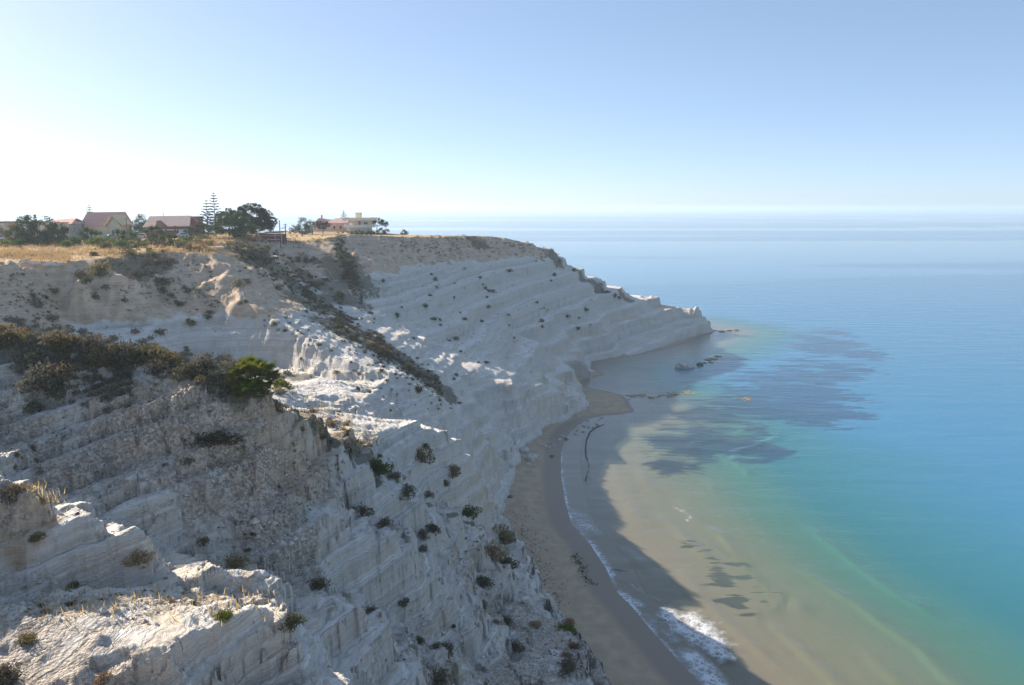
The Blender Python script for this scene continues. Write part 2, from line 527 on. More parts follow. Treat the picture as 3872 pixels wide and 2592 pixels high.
white = g.mix(g.ramp(b_wide, 0.50, 0.66, 0, 0.7), white, (0.64, 0.565, 0.45))
white = g.mix(g.math('MULTIPLY', g.ramp(b_thin, 0.55, 0.66, 0, 0.75), g.ramp(n_mid, 0.3, 0.62, .25, 1.0)), white, (0.44, 0.40, 0.335))
white = g.mix(g.math('MULTIPLY', g.attr('riser'), g.ramp(n_mid, 0.25, 0.6, 0.35, 0.8)), white, (0.53, 0.485, 0.415))          # bed faces painted darker beige, boosting their shade against the sky-lit benches
white = g.mix(g.math('MULTIPLY', g.ramp(bed, 0.45, 0.95), g.ramp(n_big, 0.35, 0.7)), white, (0.55, 0.475, 0.35))
white = g.mix(g.ramp(strip, 0.50, 0.66, 0, 0.3), white, (0.52, 0.48, 0.42))
white = g.mix(g.ramp(g.noise(p, 1.1, 5, 0.7), 0.56, 0.72, 0, 0.55), white, (0.46, 0.42, 0.355))
white = g.mix(g.ramp(g.noise(p, 0.22, 6, 0.68), 0.54, 0.68, 0, 0.5), white, (0.52, 0.475, 0.40))
white = g.mix(g.ramp(g.noise(p, 6.0, 4, 0.7), 0.58, 0.72, 0, 0.45), white, (0.32, 0.29, 0.24))
soil = g.mix(g.ramp(n_mid, 0.3, 0.72), (0.40, 0.285, 0.195), (0.58, 0.455, 0.335))
soil = g.mix(g.ramp(strip, 0.42, 0.66, 0, 0.6), soil, (0.58, 0.49, 0.37))
col = g.mix(g.ramp(g.math('ADD', marl, g.math('MULTIPLY', g.math('SUBTRACT', n_mid, 0.5), 0.5)), 0.35, 0.65), soil, white)
stones = g.voro(p, 5.5, 'F1', 'Color')
sep = g.n('ShaderNodeSeparateColor'); g.set(sep.inputs[0], stones)
scol = g.mix(g.ramp(sep.outputs[0], 0.1, 0.95), (0.20, 0.16, 0.12), (0.62, 0.56, 0.48))
scol = g.mix(g.ramp(g.noise(p, 0.8, 4, .6), .4, .65, 0, .5), scol, (0.33, 0.25, 0.175))
sf = g.ramp(g.math('ADD', scree, g.math('MULTIPLY', g.math('SUBTRACT', g.noise(p, 0.9, 6, 0.68), 0.5), 1.3)), 0.30, 0.54)
col = g.mix(g.math('MULTIPLY', sf, 0.7), col, scol)
gcol = g.mix(g.ramp(n_mid, 0.35, 0.68), (0.36, 0.23, 0.115), (0.56, 0.42, 0.24))
gcol = g.mix(g.ramp(n_big, 0.52, 0.68), gcol, (0.17, 0.155, 0.075))
col = g.mix(g.ramp(g.math('ADD', soil_g, g.math('MULTIPLY', g.math('SUBTRACT', n_mid, 0.5), 0.5)), 0.4, 0.6), col, gcol)
vcol = g.mix(g.ramp(n_fine, 0.3, 0.7), (0.07, 0.068, 0.045), (0.19, 0.165, 0.11))
vf = g.ramp(g.math('ADD', vegm, g.math('MULTIPLY', g.math('SUBTRACT', g.noise(p, 0.5, 6, 0.7), 0.5), 1.5)), 0.35, 0.6)
col = g.mix(g.math('MULTIPLY', vf, 0.8), col, vcol)
crack = g.voro(g.mix(0.06, p, g.n('ShaderNodeTexNoise').outputs['Color']), 0.75, 'DISTANCE_TO_EDGE')
crk = g.ramp(crack, 0.0, 0.03, 1.0, 0.0)
crk = g.math('MULTIPLY', crk, g.ramp(n_big, 0.5, 0.6))
hgt = g.math('ADD', g.math('MULTIPLY', n_fine, 0.22), g.math('MULTIPLY', g.noise(p, 14, 4, .6), 0.07))
hgt = g.math('ADD', hgt, g.math('MULTIPLY', strip, 0.2))
hgt = g.math('ADD', hgt, g.math('MULTIPLY', g.math('MULTIPLY', b_thin, -0.6), marl))
hgt = g.math('ADD', hgt, g.math('MULTIPLY', sf, g.math('MULTIPLY', g.voro(p, 5.5), -0.35)))
hgt = g.math('ADD', hgt, g.math('MULTIPLY', crk, -0.12))
g.out(g.principled(col, 0.95, g.bump(hgt, 0.75, 0.5), spec=0.1))

# ------------------------------------------------------------------ cliff mesh
def quads(n0, n1):
    i = np.arange(n0 - 1)[:, None] * n1 + np.arange(n1 - 1)[None, :]
    return np.stack([i, i + n1, i + n1 + 1, i + 1], -1).reshape(-1, 4)

VEG_BLOBS = [  # overgrown hollows and gullies (pixel, metres, radius)
 (320,300,172,9),(345,325,160,8),(365,340,157,7),(385,352,155,6),(405,362,153,5),(425,376,151,5),(440,388,150,4),
 (340,262,214,8),(352,280,206,8),(345,300,192,7),(330,280,198,8),(318,285,185,6),(300,270,200,5),
 (245,250,185,9),(262,258,186,8),(278,266,186,6),(250,245,196,7),
 (140,256,166,6),(128,262,158,5),(150,262,163,5),
 (60,348,66,3),(30,343,66,3.5),(0,343,66,3.5),(90,354,66,2.6),(130,358,66,2.2),(170,366,65,2),(210,374,63,2),(235,378,62,2),
 
 (320,425,70,3),(345,440,72,2.5),(305,410,68,2),(365,455,70,2),(300,345,128,3),(385,465,74,1.6),(405,480,76,1.6),(425,495,78,1.4),(450,515,81,1.5),(470,530,84,1.6),
 (470,262,286,5),(480,266,283,4),(555,285,302,4),(600,296,308,5),(625,302,312,5),(585,287,306,4)]
vegm = np.zeros_like(ZZ)
for px, py, Yb, rad in VEG_BLOBS:
    x0, y0, _ = P(px, py, Yb)
    d2 = ((XX - x0) ** 2 + (YY - y0) ** 2) / rad ** 2
    vegm = np.maximum(vegm, np.exp(-d2 * 1.1))
slope_ = G_['slope']
gr = G_['plateau'] * smooth(110, 130, YY)
scr = smooth(0.95, 0.45, slope_) * (1 - gr) * smooth(105, 80, YY) * 0.38 + 0.25 * smooth(0.8, -1.0, G_['crest']) * smooth(130, 90, YY)
SCREE = [(200,440,57,6,.9),(150,420,58,5,.8),(110,440,57,4,.7),(110,480,52,4,.8),(260,460,57,5,.7),(270,500,55,4,.9),(330,480,62,5,.6),(300,520,55,4,.7),
 (60,590,41,5,.9),(130,590,42,4,.9),(200,592,42,4,.8),(30,610,39,4,.7),(250,590,44,3,.7),(390,655,50,5,.8),(420,650,50,4,.8),(560,640,66,5,.8),(590,665,61,4,.7),
 (270,520,54,3,.8),(470,560,72,3,.7),(340,440,72,4,.7),(20,470,46,2,.9),(300,590,50,3,.6),(500,600,68,4,.6)]
for px, py, Yb, rad, a in SCREE:
    x0, y0, _ = P(px, py, Yb)
    scr = np.maximum(scr, a * np.exp(-((XX - x0) ** 2 + (YY - y0) ** 2) / rad ** 2))
CLEAN = [(120,500,50,4),(60,540,44,4),(150,560,44.5,4),(350,550,58,4),(420,600,57,4),(300,650,40,5),(370,620,48,4),(480,560,74,3),(230,640,37.5,2.5),(270,640,38.5,3)]
for px, py, Yb, rad in CLEAN:
    x0, y0, _ = P(px, py, Yb)
    scr = scr * (1 - 0.75 * np.exp(-((XX - x0) ** 2 + (YY - y0) ** 2) / rad ** 2))
mar = G_['marl'].copy()
for px, py, Yb, rad, a in [(22,487,46,2.0,.9),(32,510,45.5,1.6,.6),(180,395,60,5,.6),(240,392,60,5,.7),(120,390,60,5,.5),(285,400,63,3,.7),(320,415,68,3,.6),(350,435,74,3,.5),(240,600,43,4,.35),(60,605,40,5,.35),(560,650,64,5,.35),(330,497,61,3,.4),(270,505,55,4,.4)]:
    x0, y0, _ = P(px, py, Yb)
    mar = mar * (1 - a * np.exp(-((XX - x0) ** 2 + (YY - y0) ** 2) / rad ** 2))
fq = quads(NT, NR)
zq = ZZ.ravel()[fq]
keep = zq.max(1) > -1.2
fq = fq[keep]
used = np.zeros(NT * NR, bool); used[fq.ravel()] = True
remap = np.cumsum(used) - 1
V = np.stack([XX, YY, ZZ], -1).reshape(-1, 3)[used]
me = mesh_np('cliffs', V, remap[fq])
_bedv = np.random.RandomState(3).rand(200)
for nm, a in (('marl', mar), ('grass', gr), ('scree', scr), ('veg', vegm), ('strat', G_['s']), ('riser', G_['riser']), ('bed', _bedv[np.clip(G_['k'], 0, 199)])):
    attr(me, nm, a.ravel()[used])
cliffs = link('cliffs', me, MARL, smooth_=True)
cliffs['kind'] = 'structure'
print('cliff mesh', len(V), round(time.time() - T0, 1))

# ------------------------------------------------------------------ shore, beach, sea bed, sea
SH_PX = [(703,685.5),(685,668),(669,650),(651,630),(633,608),(617,592),(605,567),(589,543),(571,523),(565,501),(561,475),(561,453),(565,438),(575,427),(589,418.5),(605,415.5),(620,414.5),(635,411.5),(630,405),(628,400),(621,395),(607,391),(595,389),(587,387)]
SHORE = [(29, -40), (28.5, 20), (24, 55)] + [Pz(x, y, 0)[:2] for x, y in SH_PX] + [q for q in FOOT if q[1] > 209]
SH = np.array(SHORE)
def shore_dist(x, y, seg=None):
    """signed distance to the water line, positive over water"""
    S = SH if seg is None else seg
    best = np.full(x.shape, 1e9); sgn = np.ones(x.shape)
    for a, b in zip(S[:-1], S[1:]):
        d = b - a
        t = np.clip(((x - a[0]) * d[0] + (y - a[1]) * d[1]) / (d @ d), 0, 1)
        ex, ey = x - a[0] - t * d[0], y - a[1] - t * d[1]
        dd = ex * ex + ey * ey
        m = dd < best
        cr = d[0] * ey - d[1] * ex
        best = np.where(m, dd, best); sgn = np.where(m, np.where(cr > 0, -1, 1), sgn)
    poly = np.vstack([S, [[-500, S[-1][1]], [-500, -40]]])
    ins = np.zeros(x.shape, bool)
    j = len(poly) - 1
    for i in range(len(poly)):
        xi, yi = poly[i]; xj, yj = poly[j]
        c = (yi > y) != (yj > y)
        ins ^= c & (x < (xj - xi) * (y - yi) / (yj - yi + 1e-12) + xi)
        j = i
    return np.where(ins, -1, 1) * np.sqrt(best)

def bed_h(x, y):
    d = shore_dist(x, y)
    w = 0.05 * fbm(x / 6, y / 6, 3, 81)
    return np.where(d < 0, 0.075 * np.minimum(-d, 24) ** 0.92, -0.035 * np.minimum(np.maximum(d, 0), 80) - 0.02 * np.minimum(np.maximum(d, 0), 3)) + w * np.clip(np.abs(d) / 4, 0, 1), d

SAND, g = new_mat('wet_sand')
p = g.pos()
wet, weed = g.attr('wet'), g.attr('weed')
a = g.noise(p, 0.5, 5, 0.6); b_ = g.noise(p, 5.0, 5, 0.7)
col = g.mix(g.ramp(a, 0.3, 0.7), (0.38, 0.295, 0.20), (0.48, 0.385, 0.265))
col = g.mix(g.ramp(b_, 0.5, 0.72, 0, .35), col, (0.27, 0.21, 0.15))
wf = g.ramp(g.math('ADD', wet, g.math('MULTIPLY', g.math('SUBTRACT', a, 0.5), .35)), 0.35, 0.6)
col = g.mix(wf, col, (0.27, 0.215, 0.165))
rip = g.noise(g.scale(p, (0.34, 1.3, 1.0)), 0.26, 7, 0.66, 0.5)
wd = g.ramp(g.math('ADD', weed, g.math('MULTIPLY', g.math('SUBTRACT', rip, 0.5), 3.4)), 0.38, 0.60)
wd = g.math('MULTIPLY', wd, g.ramp(weed, 0.04, 0.25))
col = g.mix(g.math('MULTIPLY', wd, 0.93), col, (0.022, 0.028, 0.042))
rg = g.math('SUBTRACT', 0.9, g.math('MULTIPLY', wf, 0.35))
g.out(g.principled(col, rg, g.bump(g.math('ADD', g.math('MULTIPLY', b_, .3), a), 0.4, 0.12), spec=0.3))

def polar(th_, r_):
    T, R = np.meshgrid(th_, r_, indexing='ij')
    return R * np.sin(T), R * np.cos(T)

WEED = [  # dark sea-grass beds seen through the water (pixel, radius m, weight)
 (664,445,4,.8),(690,450,4.5,.9),(716,447,5,1),(742,452,5,1),(760,455,4,.9),(778,456,2.5,.8),(668,468,3,.9),(690,470,2,.6),(700,458,3,.8),(650,462,1.5,.4),
 (715,418,6,.75),(742,410,7,.8),(770,414,6,.8),(800,415,8,.95),(830,414,6,.8),(690,420,4,.6),(760,400,8,.7),(795,398,9,.85),(820,396,8,.8),(735,395,8,.5),
 (775,385,10,.6),(805,380,10,.65),(740,382,8,.45),(835,378,8,.6),(845,372,8,.6),(815,366,10,.5),(825,350,9,.7),(838,346,8,.75),(862,358,6,.8),(815,342,7,.6),(830,335,8,.55),(720,405,5,.4),(700,408,4,.4),
 (700,432,3,.6),(672,432,3,.45),(655,420,2.5,.3),(755,432,4,.5),(725,432,4,.4)]
WISPS = [(690,548,1.6,.5),(705,553,2,.55),(715,560,2,.6),(720,575,2.2,.62),(735,568,2,.5),(725,588,2.2,.62),(745,580,2,.52),(712,598,2,.5),(735,600,2.2,.6),(755,592,2,.5),(765,605,1.6,.5),(742,612,1.6,.5),(775,600,1.6,.42),(800,608,1.6,.35),(615,575,2,.5),(622,583,2,.5)]
th_b = np.radians(np.concatenate([np.linspace(-12, 0, 40), np.linspace(0.1, 26, 300), np.linspace(26.4, 70, 40)]))
r_b = np.exp(np.linspace(math.log(45), math.log(520), 420))
bx, by = polar(th_b, r_b)
bz, bd = bed_h(bx, by)
wetv = np.clip(1 - (-bd) / (6.5 - 4.5 * smooth(172, 190, by)), 0, 1.2)
weedv = np.zeros_like(bx)
for bl, k_, m_ in ((WEED, 1.4, 1.35), (WISPS, 1.0, 1.0)):
    for px, py, rad, w in bl:
        x0, y0, _ = Pz(px, py, -1.0)
        rad *= k_
        weedv = np.maximum(weedv, min(1.15, w * m_) * np.exp(-(((bx - x0) / rad) ** 2 + ((by - y0) / (rad * 1.3)) ** 2)))
bz = np.where(bd > 4, np.minimum(bz + 0.9 * np.clip(weedv, 0, 1), -.5), bz)
fb = quads(len(th_b), len(r_b))
isl = bz.ravel()[fb].mean(1)
def sub(name, m, faces, mat):
    f = faces[m]
    us = np.zeros(bx.size, bool); us[f.ravel()] = True
    rm = np.cumsum(us) - 1
    me = mesh_np(name, np.stack([bx, by, bz], -1).reshape(-1, 3)[us], rm[f])
    attr(me, 'wet', wetv.ravel()[us]); attr(me, 'weed', weedv.ravel()[us])
    o = link(name, me, mat, smooth_=True)
    o['kind'] = 'structure'
    return o
sub('sandy_beach', isl > -0.06, fb, SAND)
sub('seabed', isl <= -0.06, fb, SAND)

WATER, g = new_mat('sea_water')
p = g.pos()
depth, foam, slick = g.attr('depth'), g.attr('foam'), g.attr('slick')
flat = g.scale(p, (1, 1, 0))
dn = g.math('ADD', depth, g.math('MULTIPLY', g.math('SUBTRACT', g.noise(flat, 0.03, 4, .6), .5), 0.5))
tint = g.mix(g.ramp(dn, 0.0, 2.2), (0.95, 0.975, 0.94), (0.76, 0.93, 0.82))
body = g.mix(g.ramp(dn, 0.8, 2.5), (0.29, 0.36, 0.265), (0.095, 0.285, 0.245))
body = g.mix(g.ramp(dn, 2.3, 4.4), body, (0.045, 0.22, 0.265))
body = g.mix(g.ramp(dn, 4.0, 8.5), body, (0.055, 0.235, 0.40))
rip_w = g.noise(g.scale(p, (0.34, 1.3, 1.0)), 0.26, 7, 0.66, 0.5)
wm = g.ramp(g.math('ADD', g.attr('weed'), g.math('MULTIPLY', g.math('SUBTRACT', rip_w, 0.5), 3.4)), 0.38, 0.60)
wm = g.math('MULTIPLY', wm, g.ramp(g.attr('weed'), 0.04, 0.25))
body = g.mix(g.math('MULTIPLY', wm, 0.8), body, (0.030, 0.080, 0.155))          # weed beds swallow the light coming back up
opq = g.math('SUBTRACT', 1.0, g.math('POWER', 2.718, g.math('MULTIPLY', g.math('POWER', g.math('MAXIMUM', depth, 0.0), 1.3), -0.25)), clamp=True)
# ripples: short chop + longer swell, fading out on the slicks
chop = g.noise(g.scale(flat, (0.55, 1.0, 1)), 1.1, 5, 0.62, 0.6)
swell = g.noise(g.scale(flat, (0.35, 1.0, 1)), 0.16, 3, 0.5, 0.3)
hh = g.math('ADD', g.math('MULTIPLY', chop, 0.35), g.math('MULTIPLY', swell, 1.4))
slk_m = g.ramp(slick, 0.55, 0.68)
nrm = g.bump(hh, 0.5, 0.24)
nrm.node.inputs['Strength'].default_value = 0.5
g.set(nrm.node.inputs['Strength'], g.math('SUBTRACT', 0.8, g.math('MULTIPLY', slk_m, 0.7)))
rough = g.math('SUBTRACT', 0.17, g.math('MULTIPLY', slk_m, 0.10))
dt = g.n('ShaderNodeVectorMath', operation='DOT_PRODUCT')
g.set(dt.inputs[0], g.n('ShaderNodeNewGeometry').outputs['Incoming']); g.set(dt.inputs[1], nrm)
fres = g.math('SUBTRACT', 1.0, g.math('ABSOLUTE', dt.outputs['Value']), clamp=True)
fres = g.math('ADD', 0.02, g.math('MULTIPLY', 0.98, g.math('POWER', fres, 5.0)))       # Schlick, the same from above and below
tr = g.n('ShaderNodeBsdfTransparent'); g.set(tr.inputs['Color'], tint)
df = g.n('ShaderNodeBsdfDiffuse'); g.set(df.inputs['Color'], body)
mx = g.n('ShaderNodeMixShader'); g.set(mx.inputs[0], opq); g.set(mx.inputs[1], tr.outputs[0]); g.set(mx.inputs[2], df.outputs[0])
gl = g.n('ShaderNodeBsdfGlossy'); g.set(gl.inputs['Roughness'], rough); g.set(gl.inputs['Normal'], nrm)
mx2 = g.n('ShaderNodeMixShader'); g.set(mx2.inputs[0], fres); g.set(mx2.inputs[1], mx.outputs[0]); g.set(mx2.inputs[2], gl.outputs[0])
fo = g.n('ShaderNodeBsdfDiffuse'); fo.inputs['Color'].default_value = (0.72, 0.74, 0.75, 1)
wob = g.mix(0.35, flat, g.n('ShaderNodeTexNoise').outputs['Color'], 'ADD')
lace = g.math('MINIMUM', g.voro(wob, 1.1, 'DISTANCE_TO_EDGE'), g.math('MULTIPLY', g.voro(wob, 2.7, 'DISTANCE_TO_EDGE'), 1.5))
web = g.ramp(lace, 0.02, 0.30, 1.0, 0.0)
fn = g.noise(flat, 0.7, 7, 0.72)
lf = g.math('ADD', g.math('MULTIPLY', foam, 1.15), g.math('MULTIPLY', g.math('SUBTRACT', fn, 0.55), 1.5))
lf = g.math('MULTIPLY', g.ramp(lf, 0.12, 0.95), g.math('ADD', 0.22, web), clamp=True)
mx3 = g.n('ShaderNodeMixShader'); g.set(mx3.inputs[0], lf); g.set(mx3.inputs[1], mx2.outputs[0]); g.set(mx3.inputs[2], fo.outputs[0])
g.out(mx3.outputs[0])

th_s = np.radians(np.concatenate([np.linspace(-80, -6, 38), np.linspace(-5, 1, 12), np.linspace(1.1, 36, 300), np.linspace(37, 85, 30)]))
r_s = np.concatenate([np.linspace(20, 58, 8), np.exp(np.linspace(math.log(60), math.log(330), 330)), np.exp(np.linspace(math.log(335), math.log(24000), 90))])
wx, wy = polar(th_s, r_s)
_, wd_ = bed_h(wx, wy)
dep = 0.058 * np.maximum(wd_, 0) * (1 + 1.5 * smooth(140, 215, wy) * smooth(4, 18, wd_)) * (1 + 0.7 * smooth(18, 50, wd_))
def weed_at(x, y, beds, k=1.0):
    w = np.zeros_like(x)
    for px, py, rad, a in beds:
        x0, y0, _ = Pz(px, py, -1.0)
        rad = rad * k
        w = np.maximum(w, a * np.exp(-(((x - x0) / rad) ** 2 + ((y - y0) / (rad * 1.3)) ** 2)))
    return w
dep = dep * (1 - 0.25 * np.clip(weed_at(wx, wy, WEED, 0.95), 0, 1))          # reefs stand high, so the water over them is thin
sea_weed = np.minimum(1.15, 1.35 * weed_at(wx, wy, WEED, 1.4))
foamv = np.zeros_like(wx)
def foam_line(pts, width, w):
    global foamv
    q = np.array([Pz(x, y, 0)[:2] for x, y in pts])
    best = np.full(wx.shape, 1e9)
    for a, b in zip(q[:-1], q[1:]):
        d = b - a
        t = np.clip(((wx - a[0]) * d[0] + (wy - a[1]) * d[1]) / (d @ d), 0, 1)
        best = np.minimum(best, (wx - a[0] - t * d[0]) ** 2 + (wy - a[1] - t * d[1]) ** 2)
    foamv = np.maximum(foamv, w * np.exp(-best / width ** 2))
foam_line(SH_PX[:12], 0.7, .62)
foamv *= 0.55 + 0.9 * np.clip(0.5 + 1.2 * fbm(wx / 5, wy / 5, 3, 401), 0, 1)
foam_line([(572,512),(582,520),(590,530)], 2.2, .5)
foam_line([(590,542),(606,566),(612,575)], 0.9, .6)
foam_line([(617,576),(640,590),(660,600)], 0.5, .38)
foam_line([(620,592),(640,606)], 1.0, .6)
foam_line([(667,613),(680,628),(700,640),(722,655)], 1.6, .72)
foam_line([(690,618),(705,630),(716,645)], 2.0, .66)
foam_line([(690,655),(705,672),(722,692)], 1.8, .72)
foam_line([(640,612),(655,625),(675,640)], 1.2, .42)
foam_line([(672,505),(686,514),(692,520)], 0.5, .3)
foam_line([(686,519),(688,521)], 0.4, .5)
foam_line([(735,500),(755,525),(765,545)], 0.6, .2)
foam_line([(630,510),(645,522),(652,530)], 0.5, .2)
slk = np.clip(0.5 + 0.9 * fbm(wx / 1600 + wy / 2600, wy / 240, 3, 91), 0, 1) * smooth(150, 420, np.hypot(wx, wy))
wz = np.zeros_like(wx)
for d0, a_, sd in ((5, .10, 1), (9.5, .13, 2), (14.5, .14, 3), (20, .13, 4), (27, .12, 5), (35, .10, 6)):
    dd = wd_ + 1.8 * fbm(wx / 14, wy / 14, 3, 200 + sd) - d0
    wz += 1.9 * a_ * np.exp(-(dd / np.where(dd > 0, 1.3, .6)) ** 2) * smooth(-.15, .3, fbm(wx / 20, wy / 20, 2, 300 + sd)) * smooth(185, 150, wy)
me = mesh_np('sea', np.stack([wx, wy, wz], -1).reshape(-1, 3), quads(len(th_s), len(r_s)))
attr(me, 'depth', dep); attr(me, 'foam', foamv); attr(me, 'slick', slk); attr(me, 'weed', sea_weed)
sea = link('sea', me, WATER, smooth_=True)
sea['kind'] = 'structure'

# ------------------------------------------------------------------ morning haze
HAZE_DENS = 0.00022
HAZE, g = new_mat('haze')
pv = g.n('ShaderNodeVolumePrincipled')
pv.inputs['Color'].default_value = (0.64, 0.77, 0.88, 1)
pv.inputs['Density'].default_value = HAZE_DENS
pv.inputs['Anisotropy'].default_value = 0.25
o_ = g.n('ShaderNodeOutputMaterial'); g.nt.links.new(pv.outputs[0], o_.inputs['Volume'])
bm = bmesh.new()
bmesh.ops.create_cube(bm, size=1.0)
for v in bm.verts:
    v.co = (v.co.x * 50000, v.co.y * 26000 + 12700, v.co.z * 64.0 + 26.5)
me = D.meshes.new('haze'); bm.to_mesh(me); bm.free()
haze = link('haze', me, HAZE)
haze['kind'] = 'stuff'
print('setting', round(time.time() - T0, 1))
# ------------------------------------------------------------------ finding the ground
HGS = 0.5
_hx = np.arange(GX0, GX1, HGS); _hy = np.arange(GY0, GY1, HGS)
_HX, _HY = np.meshgrid(_hx, _hy)
HG = ground(_HX, _HY).astype(np.float32)
def gz(x, y):
    fx = min(max((x - GX0) / HGS, 0), len(_hx) - 1.01); fy = min(max((y - GY0) / HGS, 0), len(_hy) - 1.01)
    i, j = int(fx), int(fy); u, v = fx - i, fy - j
    return float((HG[j, i] * (1 - u) + HG[j, i + 1] * u) * (1 - v) + (HG[j + 1, i] * (1 - u) + HG[j + 1, i + 1] * u) * v)
def gz_np(x, y):
    i = np.clip(((x - GX0) / HGS).astype(int), 0, len(_hx) - 1); j = np.clip(((y - GY0) / HGS).astype(int), 0, len(_hy) - 1)
    return HG[j, i]
_Yst = np.concatenate([np.arange(24, 120, 0.2), np.arange(120, 420, 0.5)])
def hit(px, py, ymin=0.0):
    """where the sight line meets the ground"""
    u, v = (px - CX), (CY - py)
    t = _Yst / (FPX * cp + v * sp_)
    x, z = u * t, CAM_H + (-FPX * sp_ + v * cp) * t
    h = gz_np(x, _Yst)
    k = np.where((h >= z) & (_Yst > ymin))[0]
    if len(k) == 0:
        return None
    k = k[0]
    return (float(x[k]), float(_Yst[k]), gz(float(x[k]), float(_Yst[k])))

# ------------------------------------------------------------------ leaves
def leaf_mat(name, ca, cb, trans=0.3, hi=None):
    m, g = new_mat(name)
    r = g.rnd()
    n = g.noise(g.obj(), 3.0, 4, 0.6)
    n2 = g.noise(g.obj(), 30.0, 2, 0.6)
    f = g.math('ADD', g.math('MULTIPLY', n, 0.7), g.math('MULTIPLY', n2, 0.5))
    c = g.mix(g.ramp(f, 0.35, 0.85), ca, cb)
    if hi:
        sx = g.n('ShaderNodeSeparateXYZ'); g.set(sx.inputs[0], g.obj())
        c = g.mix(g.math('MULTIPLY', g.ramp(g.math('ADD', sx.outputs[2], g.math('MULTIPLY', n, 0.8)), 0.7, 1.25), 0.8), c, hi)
    h = g.n('ShaderNodeHueSaturation')
    g.set(h.inputs['Color'], c)
    g.set(h.inputs['Value'], g.math('ADD', 0.75, g.math('MULTIPLY', r, 0.5)))
    g.set(h.inputs['Hue'], g.math('ADD', 0.485, g.math('MULTIPLY', r, 0.03)))
    d = g.n('ShaderNodeBsdfDiffuse'); g.set(d.inputs['Color'], h.outputs[0])
    t = g.n('ShaderNodeBsdfTranslucent'); g.set(t.inputs['Color'], h.outputs[0])
    mx = g.n('ShaderNodeMixShader'); mx.inputs[0].default_value = trans
    g.set(mx.inputs[1], d.outputs[0]); g.set(mx.inputs[2], t.outputs[0])
    g.out(mx.outputs[0])
    return m
LEAF = dict(
 dark=leaf_mat('dark_scrub_leaf', (0.050, 0.055, 0.032), (0.155, 0.145, 0.085), 0.25),
 grey=leaf_mat('grey_scrub_leaf', (0.085, 0.078, 0.058), (0.25, 0.22, 0.165), 0.25),
 dry=leaf_mat('dry_scrub_leaf', (0.16, 0.11, 0.06), (0.42, 0.31, 0.18), 0.3),
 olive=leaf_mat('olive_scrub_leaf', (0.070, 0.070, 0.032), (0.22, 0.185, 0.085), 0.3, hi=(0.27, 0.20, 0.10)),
 green=leaf_mat('green_leaf', (0.030, 0.062, 0.014), (0.095, 0.155, 0.032), 0.35),
 lime=leaf_mat('lime_leaf', (0.060, 0.100, 0.012), (0.20, 0.245, 0.030), 0.45),
 tree=leaf_mat('tree_leaf', (0.026, 0.042, 0.016), (0.075, 0.100, 0.034), 0.3),
 pine=leaf_mat('pine_needle', (0.024, 0.040, 0.018), (0.062, 0.088, 0.034), 0.2),
)
BARK = simple_mat('bark', (0.13, 0.10, 0.075), 0.9, 0.3, 6)

def tri_mesh(name, P3):
    """P3: (n,3,3) triangles"""
    n = len(P3)
    return mesh_np(name, P3.reshape(-1, 3), np.arange(n * 3).reshape(n, 3))

def leaf_tris(rs, pos, nrm, size, asp=0.55):
    n = len(pos)
    a = rs.normal(size=(n, 3)); a += nrm * 0.7
    a /= np.linalg.norm(a, axis=1, keepdims=True) + 1e-9
    b = np.cross(a, rs.normal(size=(n, 3))); b /= np.linalg.norm(b, axis=1, keepdims=True) + 1e-9
    s = (size * rs.uniform(0.6, 1.35, n))[:, None]
    return np.stack([pos - b * s * asp * .5, pos + b * s * asp * .5, pos + a * s], 1)

def shrub_tris(seed, n, leaf, flat=0.8, lumps=9, spiky=0.0):
    """a lumpy dome about one metre in radius sitting on z=0"""
    rs = np.random.RandomState(seed)
    c = rs.normal(size=(lumps, 3)); c /= np.linalg.norm(c, axis=1, keepdims=True)
    c *= rs.uniform(0.15, 0.68, (lumps, 1)); c[:, 2] = np.abs(c[:, 2]) * flat + 0.12
    rad = rs.uniform(0.28, 0.52, lumps)
    k = rs.randint(0, lumps, n)
    d = rs.normal(size=(n, 3)); d /= np.linalg.norm(d, axis=1, keepdims=True)
    rr = rad[k] * rs.uniform(0.35, 1.0, n) ** 0.5 * (1 + spiky * rs.rand(n))
    p = c[k] + d * rr[:, None] * np.array([1, 1, flat])
    p[:, 2] = np.maximum(p[:, 2], rs.uniform(-0.12, 0.06, n))
    return leaf_tris(rs, p, d, leaf)

def twig_bm(seed, n=9, h=0.7, r=0.03):
    rs = random.Random(seed)
    V, F = [], []
    for i in range(n):
        a = rs.uniform(0, 6.283); t = rs.uniform(0.15, 0.8); ln = h * rs.uniform(0.6, 1.1)
        top = Vector((math.cos(a) * t * ln, math.sin(a) * t * ln, ln * 0.8))
        base = Vector((rs.uniform(-.08, .08), rs.uniform(-.08, .08), -0.25))
        b = len(V)
        for p, q in ((base, r), (top, r * 0.35)):
            for k in range(3):
                V.append(p + Vector((math.cos(k * 2.094) * q, math.sin(k * 2.094) * q, 0)))
        for k in range(3):
            F.append((b + k, b + (k + 1) % 3, b + 3 + (k + 1) % 3, b + 3 + k))
    me = D.meshes.new('stem'); me.from_pydata([tuple(v) for v in V], [], F)
    return me

